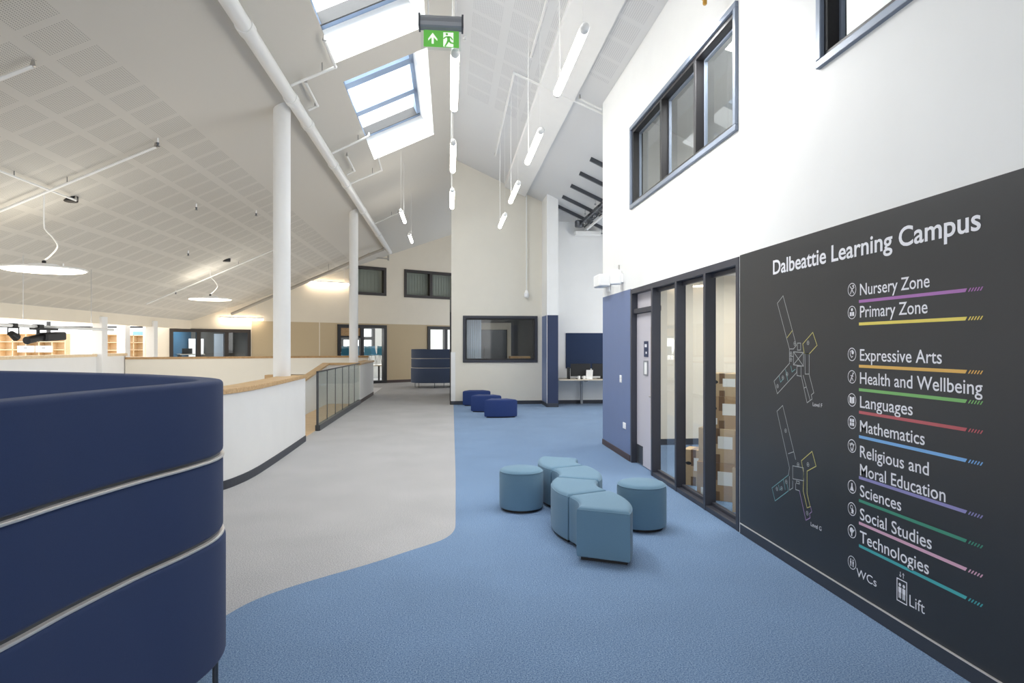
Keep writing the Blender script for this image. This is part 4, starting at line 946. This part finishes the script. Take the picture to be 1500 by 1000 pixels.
for p, q, w in (((.70, .66), (.71, .38), .042), ((.56, .5), (.62, .62), .018), ((.62, .62), (.76, .63), .02), ((.76, .63), (.82, .46), .018), ((.71, .4), (.78, .26), .028), ((.78, .27), (.88, .24), .022), ((.69, .4), (.66, .24), .026), ((.66, .25), (.60, .05), .022)): eline(b, p, q, w)
obj('running_figure', b, 'exit_green', t, fix=False)
for x in (x0 + .075, x1 - .06):
    b = B(); b.tube([(x, yS, 4.49), (x, yS, zc(x))], .006, 8); obj('suspension_rod', b, 'pipe', t)

# ------------------------------------------------------------------ pipework
t = thing('main_pipe', 'thick white pipe running under the left roof slope past both columns', 'pipe', (-2.44, 15, 5.4))
PXm, PZ = -2.44, 5.47
b = B(); b.tube([(PXm, 3.0, PZ), (PXm, 26.8, PZ)], .095, 24); obj('pipe_run', b, 'pipe', t, smooth=True)
for y in (6.6, 8.0, 10.25, 11.4, 13.9, 15.6, 18.6, 22.5):
    b = B(); b.tube([(PXm, y - .09, PZ), (PXm, y + .09, PZ)], .108, 24); obj('coupling', b, 'pipe', t, smooth=True)
for y in (7.3, 10.9, 14.8, 19.5, 24.0):
    b = B(); b.tube([(PXm, y, PZ + .1), (PXm, y, zc(PXm))], .006, 6); b.box(PXm - .02, y - .015, PZ + .09, PXm + .02, y + .015, PZ + .12); obj('hanger', b, 'steel_dk', t)
def branch(pts, r, label, hang=True, name='branch_pipe', m='pipe'):
    t = thing(name, label, 'pipe', pts[0])
    b = B()
    for p, q in zip(pts, pts[1:]): b.tube([p, q], r, 12)
    for p in pts[1:-1]: b.ball(p, r * 1.25, 12)
    obj('pipe_run', b, m, t, smooth=True)
    p = Vector(pts[0]).lerp(Vector(pts[1]), .7)
    if hang: b = B(); b.tube([p, (p.x, p.y, zc(p.x))], .005, 6); obj('hanger', b, 'steel_dk', t)
    e = Vector(pts[-1]); b = B(); b.tube([e, e + Vector((0, 0, .07))], [r * 1.5, r * .7], 10); obj('sprinkler_head', b, 'steel', t, smooth=True)
    return t
def cp(x, y, off): return (x, y, zc(x, off))
branch([(-2.35, 9.85, 5.52), cp(-1.70, 9.85, .15), cp(-1.72, 9.1, .10)], .022, 'white branch pipe turning up beside the nearer rooflight corner')
branch([(-2.35, 13.25, 5.52), cp(-1.62, 13.25, .12)], .022, 'white branch pipe reaching the middle of the further rooflight')
branch([(-2.35, 15.7, 5.52), cp(-1.62, 15.7, .15), cp(-1.62, 14.9, .08)], .022, 'white branch pipe turning at the far corner of the further rooflight')
branch([(-2.35, 20.8, 5.52), cp(-1.62, 20.8, .13)], .022, 'short white branch pipe behind the two corridor pendants')
branch([(-2.33, 10.95, 5.55), cp(-2.18, 10.95, .12), cp(-2.18, 10.05, .10)], .02, 'small white loop pipe next to the thick pipe above the near column')
branch([(-2.33, 15.0, 5.55), cp(-2.16, 15.0, .12), cp(-2.16, 13.9, .10)], .02, 'small white loop pipe next to the thick pipe between the columns')
branch([cp(-8.6, 7.31, .1), cp(-4.42, 7.31, .1)], .02, 'thin white pipe up the left slope at the upper left corner', name='ceiling_pipe')
branch([cp(-8.6, 10.15, .1), cp(-4.4, 10.15, .1)], .02, 'thin white pipe up the left slope crossing above the near disc pendant', name='ceiling_pipe')
branch([cp(-5.92, 6.0, .08), cp(-5.92, 10.85, .08)], .016, 'thin white conduit along the left slope ending at the black ceiling rose', name='ceiling_pipe')
branch([cp(-8.4, 18.8, .1), cp(-4.9, 18.9, .1)], .02, 'thin white pipe up the left slope by the far disc pendant', name='ceiling_pipe')
branch([(-7.98, 24.5, 2.78), (-3.0, 24.6, 5.05), (-2.5, 24.8, 5.28)], .055, 'thick grey pipe slanting up the far end of the left slope', name='ceiling_pipe', m='pipe_grey')
branch([cp(1.27, 3.5, .1), cp(1.27, 9.98, .1)], .018, 'thin white conduit on the right slope near the top of the picture', name='ceiling_pipe')
branch([cp(2.9, 10.62, .1), cp(1.09, 10.8, .1), cp(1.11, 15.5, .1)], .02, 'thin white conduit on the right slope with a corner bend', name='ceiling_pipe')
branch([cp(2.52, 10.45, .14), cp(2.15, 10.45, .14)], .016, 'short white conduit where the right slope meets the wall end', False, name='ceiling_pipe')
t = thing('wall_pipe_bracket', 'pale T-shaped pipe stub on the far wall under the roof slope', 'pipe', fp(-1.5, -.25, 5.4))
b = B(); b.tube([fp(-2.2, -.3, 5.35), fp(-.6, -.3, 5.35)], .03, 10); b.tube([fp(-2.3, -.3, 5.55), fp(-2.2, -.3, 5.35)], .03, 10); obj('pipe_run', b, 'pipe_grey', t, smooth=True)
b = B(); b.tube([fp(-.6, -.3, 5.28), fp(-.6, -.3, 5.5)], .04, 10); obj('end_fitting', b, 'pipe_grey', t, smooth=True)
# sprinkler heads dotted on the slopes
HEADS = [(-4.35, 10.1, 'at the end of the near slope pipe'), (-5.0, 13.3, 'on the left slope, middle of the perforated area'), (-6.2, 16.0, 'on the left slope before the far disc pendant'), (-4.4, 15.2, 'on the left slope just left of the near column'), (-7.6, 13.5, 'low on the left slope behind the near disc pendant'), (-7.7, 19.0, 'low on the left slope left of the far disc pendant')]
for x, y, w in HEADS:
    t = thing('ceiling_sprinkler', 'small sprinkler head ' + w, 'sprinkler', cp(x, y, .12), 'sprinkler heads on the left slope')
    b = B(); b.tube([cp(x, y, 0), cp(x, y, .07)], .014, 8); obj('stem', b, 'plastic', t, smooth=True)
    b = B(); b.tube([cp(x, y, .07), cp(x, y, .12)], [.022, .012], 8); b.tube([cp(x, y, .12), cp(x, y, .125)], .03, 10); obj('deflector', b, 'steel_dk', t, smooth=True)
HEADS = [(.55, 6.9, 'right of the exit sign'), (.5, 8.9, 'right of the exit sign pendant'), (1.0, 8.6, 'between ridge and first slanting pendant'), (.25, 10.6, 'close to the first ridge pendant')]
for x, y, w in HEADS:
    b = B(); b.tube([cp(x, y, 0), cp(x, y, .03)], .03, 10); b.tube([cp(x, y, .03), cp(x, y, .07)], .012, 8); o = obj('smoke_detector', b, 'lampwhite', smooth=True); tag(o, 'small pale ceiling fitting on the right slope ' + w, 'detector', 'ceiling fittings on the right slope')

# ------------------------------------------------------------------ alcove ceiling: slotted strips and lighting truss
STR = [(2.89, 4.3, 12.98), (2.89, 4.5, 14.07), (2.9, 4.6, 15.17), (2.9, 4.6, 16.32), (2.93, 4.6, 17.35)]
for k, (x0, x1, y) in enumerate(STR):
    t = thing('ceiling_rail', '%s dark ceiling rail over the alcove, counting from the white wall end' % ('first', 'second', 'third', 'fourth', 'fifth')[k], 'rail', cp(x0, y, .05), 'dark rails over the alcove')
    a = Vector(cp(x0, y, .045)); c = Vector(cp(x1, y, .045)); u = (c - a).normalized()
    b = B(); b.obox((a + c) / 2, u, (0, 1, 0), u.cross(Vector((0, 1, 0))), (c - a).length / 2, .03, .04); obj('rail_body', b, 'steel_dk', t)
    for f in (.35, .75):
        p = a.lerp(c, f); b = B(); b.tube([p, p - Vector((0, 0, .14))], .008, 6); b.tube([p - Vector((0, 0, .14)), p - Vector((0, 0, .18))], .025, 8); obj('bracket', b, 'silver', t)
t = thing('lighting_truss', 'dark metal lighting truss hanging under the alcove ceiling rails', 'truss', (3.66, 16, 4.9))
TXx, TZ = 3.66, 4.93
for dx, dz in ((-.09, 0), (.09, 0), (0, .15)):
    b = B(); b.tube([(TXx + dx, 12.5, TZ + dz), (TXx + dx, 17.6, TZ + dz)], .02, 8); obj('chord', b, 'steel_dk', t, smooth=True)
n = 20
for k in range(n):
    y = 12.5 + 5.1 * k / n; b = B()
    b.tube([(TXx - .09, y, TZ), (TXx, y + .127, TZ + .15)], .009, 6); b.tube([(TXx, y + .127, TZ + .15), (TXx + .09, y + .255, TZ)], .009, 6); b.tube([(TXx - .09, y, TZ), (TXx + .09, y + .255, TZ)], .009, 6); obj('brace', b, 'steel_dk', t)
b = B()
for y in (13.6, 14.8, 16.0, 17.1):
    b = B(); b.tube([(TXx, y, TZ + .15), (TXx, y, zc(TXx))], .008, 6); obj('hanger', b, 'steel', t)
b = B(); b.lathe([(.0, 0), (.11, 0), (.12, .02), (.12, .16), (.1, .18), (0, .18)], (TXx - .12, 17.3, TZ - .06), 20); obj('motor', b, 'steel_dk', t, smooth=True)
for y in (14.2, 15.3, 16.4):
    b = B(); b.box(TXx - .07, y, TZ + .02, TXx + .07, y + .5, TZ + .12); obj('control_box', b, 'steel_dk', t, bevel=.01)
b = B(); b.tube([(3.8, 12.0, 4.86), (3.8, 17.7, 4.86)], .035, 12); o = obj('white_bar', b, 'lampwhite', smooth=True); tag(o, 'white bar running along the underside of the lighting truss', 'bar')
b = B(); b.box(3.48, 17.5, 4.70, 4.22, 17.75, 4.82); o = obj('screen_casing', b, 'lampwhite', bevel=.02); tag(o, 'long white roller screen casing high on the alcove wall', 'screen casing')
b = B(); b.tube([(3.02, 17.77, 3.7), (3.02, 17.77, 5.1), (3.5, 17.77, 5.1)], .02, 8); o = obj('wall_conduit', b, 'lampwhite', smooth=True); tag(o, 'thin white conduit bent on the alcove wall beside the white pillar', 'conduit')

# ------------------------------------------------------------------ stage lighting over the void
t = thing('lighting_bar', 'long pale lighting bar at the left carrying two black stage lights', 'bar', (-7.6, 10, 1.99))
b = B(); b.tube([(-7.6, 4.0, 1.99), (-7.6, 15.4, 1.99)], .03, 12); obj('bar_tube', b, 'pipe', t, smooth=True)
for y in (6.5, 9.5, 12.3, 14.5):
    b = B(); b.tube([(-7.6, y, 2.0), (-7.6, y, zc(-7.6))], .006, 6); obj('hanger', b, 'steel', t)
def ax(p, q): return (Vector(q) - Vector(p)).normalized()
t = thing('stage_light', 'long black profile spotlight hanging from the lighting bar', 'stage light', (-7.6, 12.9, 1.95))
b = B(); b.tube([(-7.6, 12.40, 1.73), (-7.6, 12.44, 1.735), (-7.6, 12.86, 1.80)], [.072, .066, .066], 18); obj('lens_tube', b, 'black', t, smooth=True)
b = B(); b.obox((-7.6, 13.12, 1.81), (1, 0, 0), (0, .998, .05), (0, -.05, .998), .11, .31, .08); lh = obj('lamp_house', b, 'black', t, bevel=.03, seg=3)
b = B(); b.tube([(-7.6, 12.72, 1.96), (-7.6, 12.72, 1.82)], .03, 10); b.box(-7.68, 12.6, 1.93, -7.52, 13.2, 1.965); obj('yoke', b, 'black', t)
b = B(); b.box(-7.66, 12.66, 1.955, -7.54, 12.8, 2.03); obj('clamp', b, 'black', t)
b = B(); b.tube([(-7.6, 13.4, 1.82), (-7.6, 13.55, 1.80)], .02, 8); obj('knob', b, 'black', lh)
t = thing('stage_light', 'small black spotlight left of the long one on the lighting bar', 'stage light', (-7.6, 11.86, 1.95))
b = B(); b.tube([(-7.6, 11.98, 1.85), (-7.6, 12.12, 1.78)], [.05, .07], 18); obj('lamp_house', b, 'black', t, smooth=True)
b = B(); b.tube([(-7.69, 12.04, 1.82), (-7.69, 12.04, 1.95), (-7.51, 12.04, 1.95), (-7.51, 12.04, 1.82)], .012, 8); obj('yoke', b, 'black', t)
b = B(); b.box(-7.65, 11.99, 1.945, -7.55, 12.09, 2.03); obj('clamp', b, 'black', t)

# ------------------------------------------------------------------ cartons and fittings behind the glazed screen
def carton(x, y, z, w, d, h, rz, m, label, lean=0, labels=1):
    t = thing('cardboard_box', label, 'box', (0, 0, 0), 'cardboard boxes behind the glazed screen')
    b = B(); b.box(-w / 2, -d / 2, 0, w / 2, d / 2, h); obj('carton', b, m, t, bevel=.004)
    b = B(); b.box(-w / 2 - .0015, -.03, h * .55, -w / 2 + .0, .03, h); b.box(-w / 2, -.03, h, w / 2, .03, h + .0015); b.box(-w / 2 - .0015, -.03, 0, -w / 2, .03, h * .25); obj('tape', b, 'tape', t)
    b = B(); b.box(-w / 2 - .002, -d * .4, h * .42, -w / 2 + .0, -d * .02, h * .78)
    if labels > 1: b.box(-w / 2 - .002, d * .12, h * .12, -w / 2, d * .4, h * .32)
    obj('shipping_label', b, 'paper', t)
    b = B(); b.add([(-w / 2 - .0025, d * .22 + .035 * math.cos(a), h * .62 + .02 * math.sin(a)) for a in [k * PI / 6 for k in range(12)]], [tuple(range(12))]); obj('hand_hole', b, 'black', t, fix=False)
    t.location = (x, y, z); t.rotation_euler = (0, lean, rz); return t
ST = [(2.94, 6.72, 0, .40, .42, .40, .95, 'card', 'bottom cardboard box of the stack nearest the right-hand pane', 0, 2), (2.95, 6.71, .402, .38, .40, .36, .88, 'card2', 'second cardboard box up in the stack by the right-hand pane', 0, 1),
      (2.97, 6.70, .764, .36, .38, .34, 1.0, 'card', 'third cardboard box up in the stack by the right-hand pane', 0, 2), (2.985, 6.69, 1.106, .33, .34, .24, .9, 'card2', 'top cardboard box of the stack by the right-hand pane', 0, 1),
      (3.02, 6.12, 0, .34, .34, .44, .9, 'card2', 'lower cardboard box beside the right jamb behind the screen', 0, 2), (3.02, 6.12, .442, .34, .32, .36, .98, 'card', 'upper cardboard box beside the right jamb behind the screen', 0, 2),
      (2.93, 7.38, 0, .26, .26, .42, .9, 'card2', 'single small cardboard box on the floor behind the middle mullion', 0, 1)]
for a in ST: carton(*a)
b = B(); b.box(6.25, 6.6, .95, 6.3, 9.9, 2.1); o = obj('whiteboard', b, 'whiteboard', bevel=.004); tag(o, 'wide whiteboard on the cream wall behind the glazed screen', 'whiteboard')
t = thing('timber_unit', 'tall pale timber cupboard at the back behind the glazed screen', 'cupboard', (5.4, 10.1, 0))
b = B(); b.box(4.9, 9.85, 0, 5.9, 10.28, 2.2); obj('carcass', b, 'birch', t, bevel=.004)
b = B(); b.box(5.395, 9.846, .02, 5.405, 9.852, 2.18); obj('door_gap', b, 'black', t)
b = B(); b.box(5.9, 6.5, .5, 6.24, 9.5, .9); o = obj('low_shelf', b, 'birch', bevel=.004); tag(o, 'low timber shelf under the whiteboard behind the screen', 'shelf')
t = thing('store_lamp', 'white linear ceiling lamp seen through the glazed screen', 'lamp', (4.5, 8.2, 2.7))
b = B(); b.box(4.4, 7.2, 2.74, 4.55, 8.9, 2.8); obj('housing', b, 'lampwhite', t)
b = B(); b.box(4.41, 7.21, 2.715, 4.54, 8.89, 2.74); obj('diffuser', b, 'linear_lit', t)
area('store_lamp_light', (4.475, 7.5, 2.7), (0, 0, -1), 1.0, 4.0, 75, (1, .97, .92))
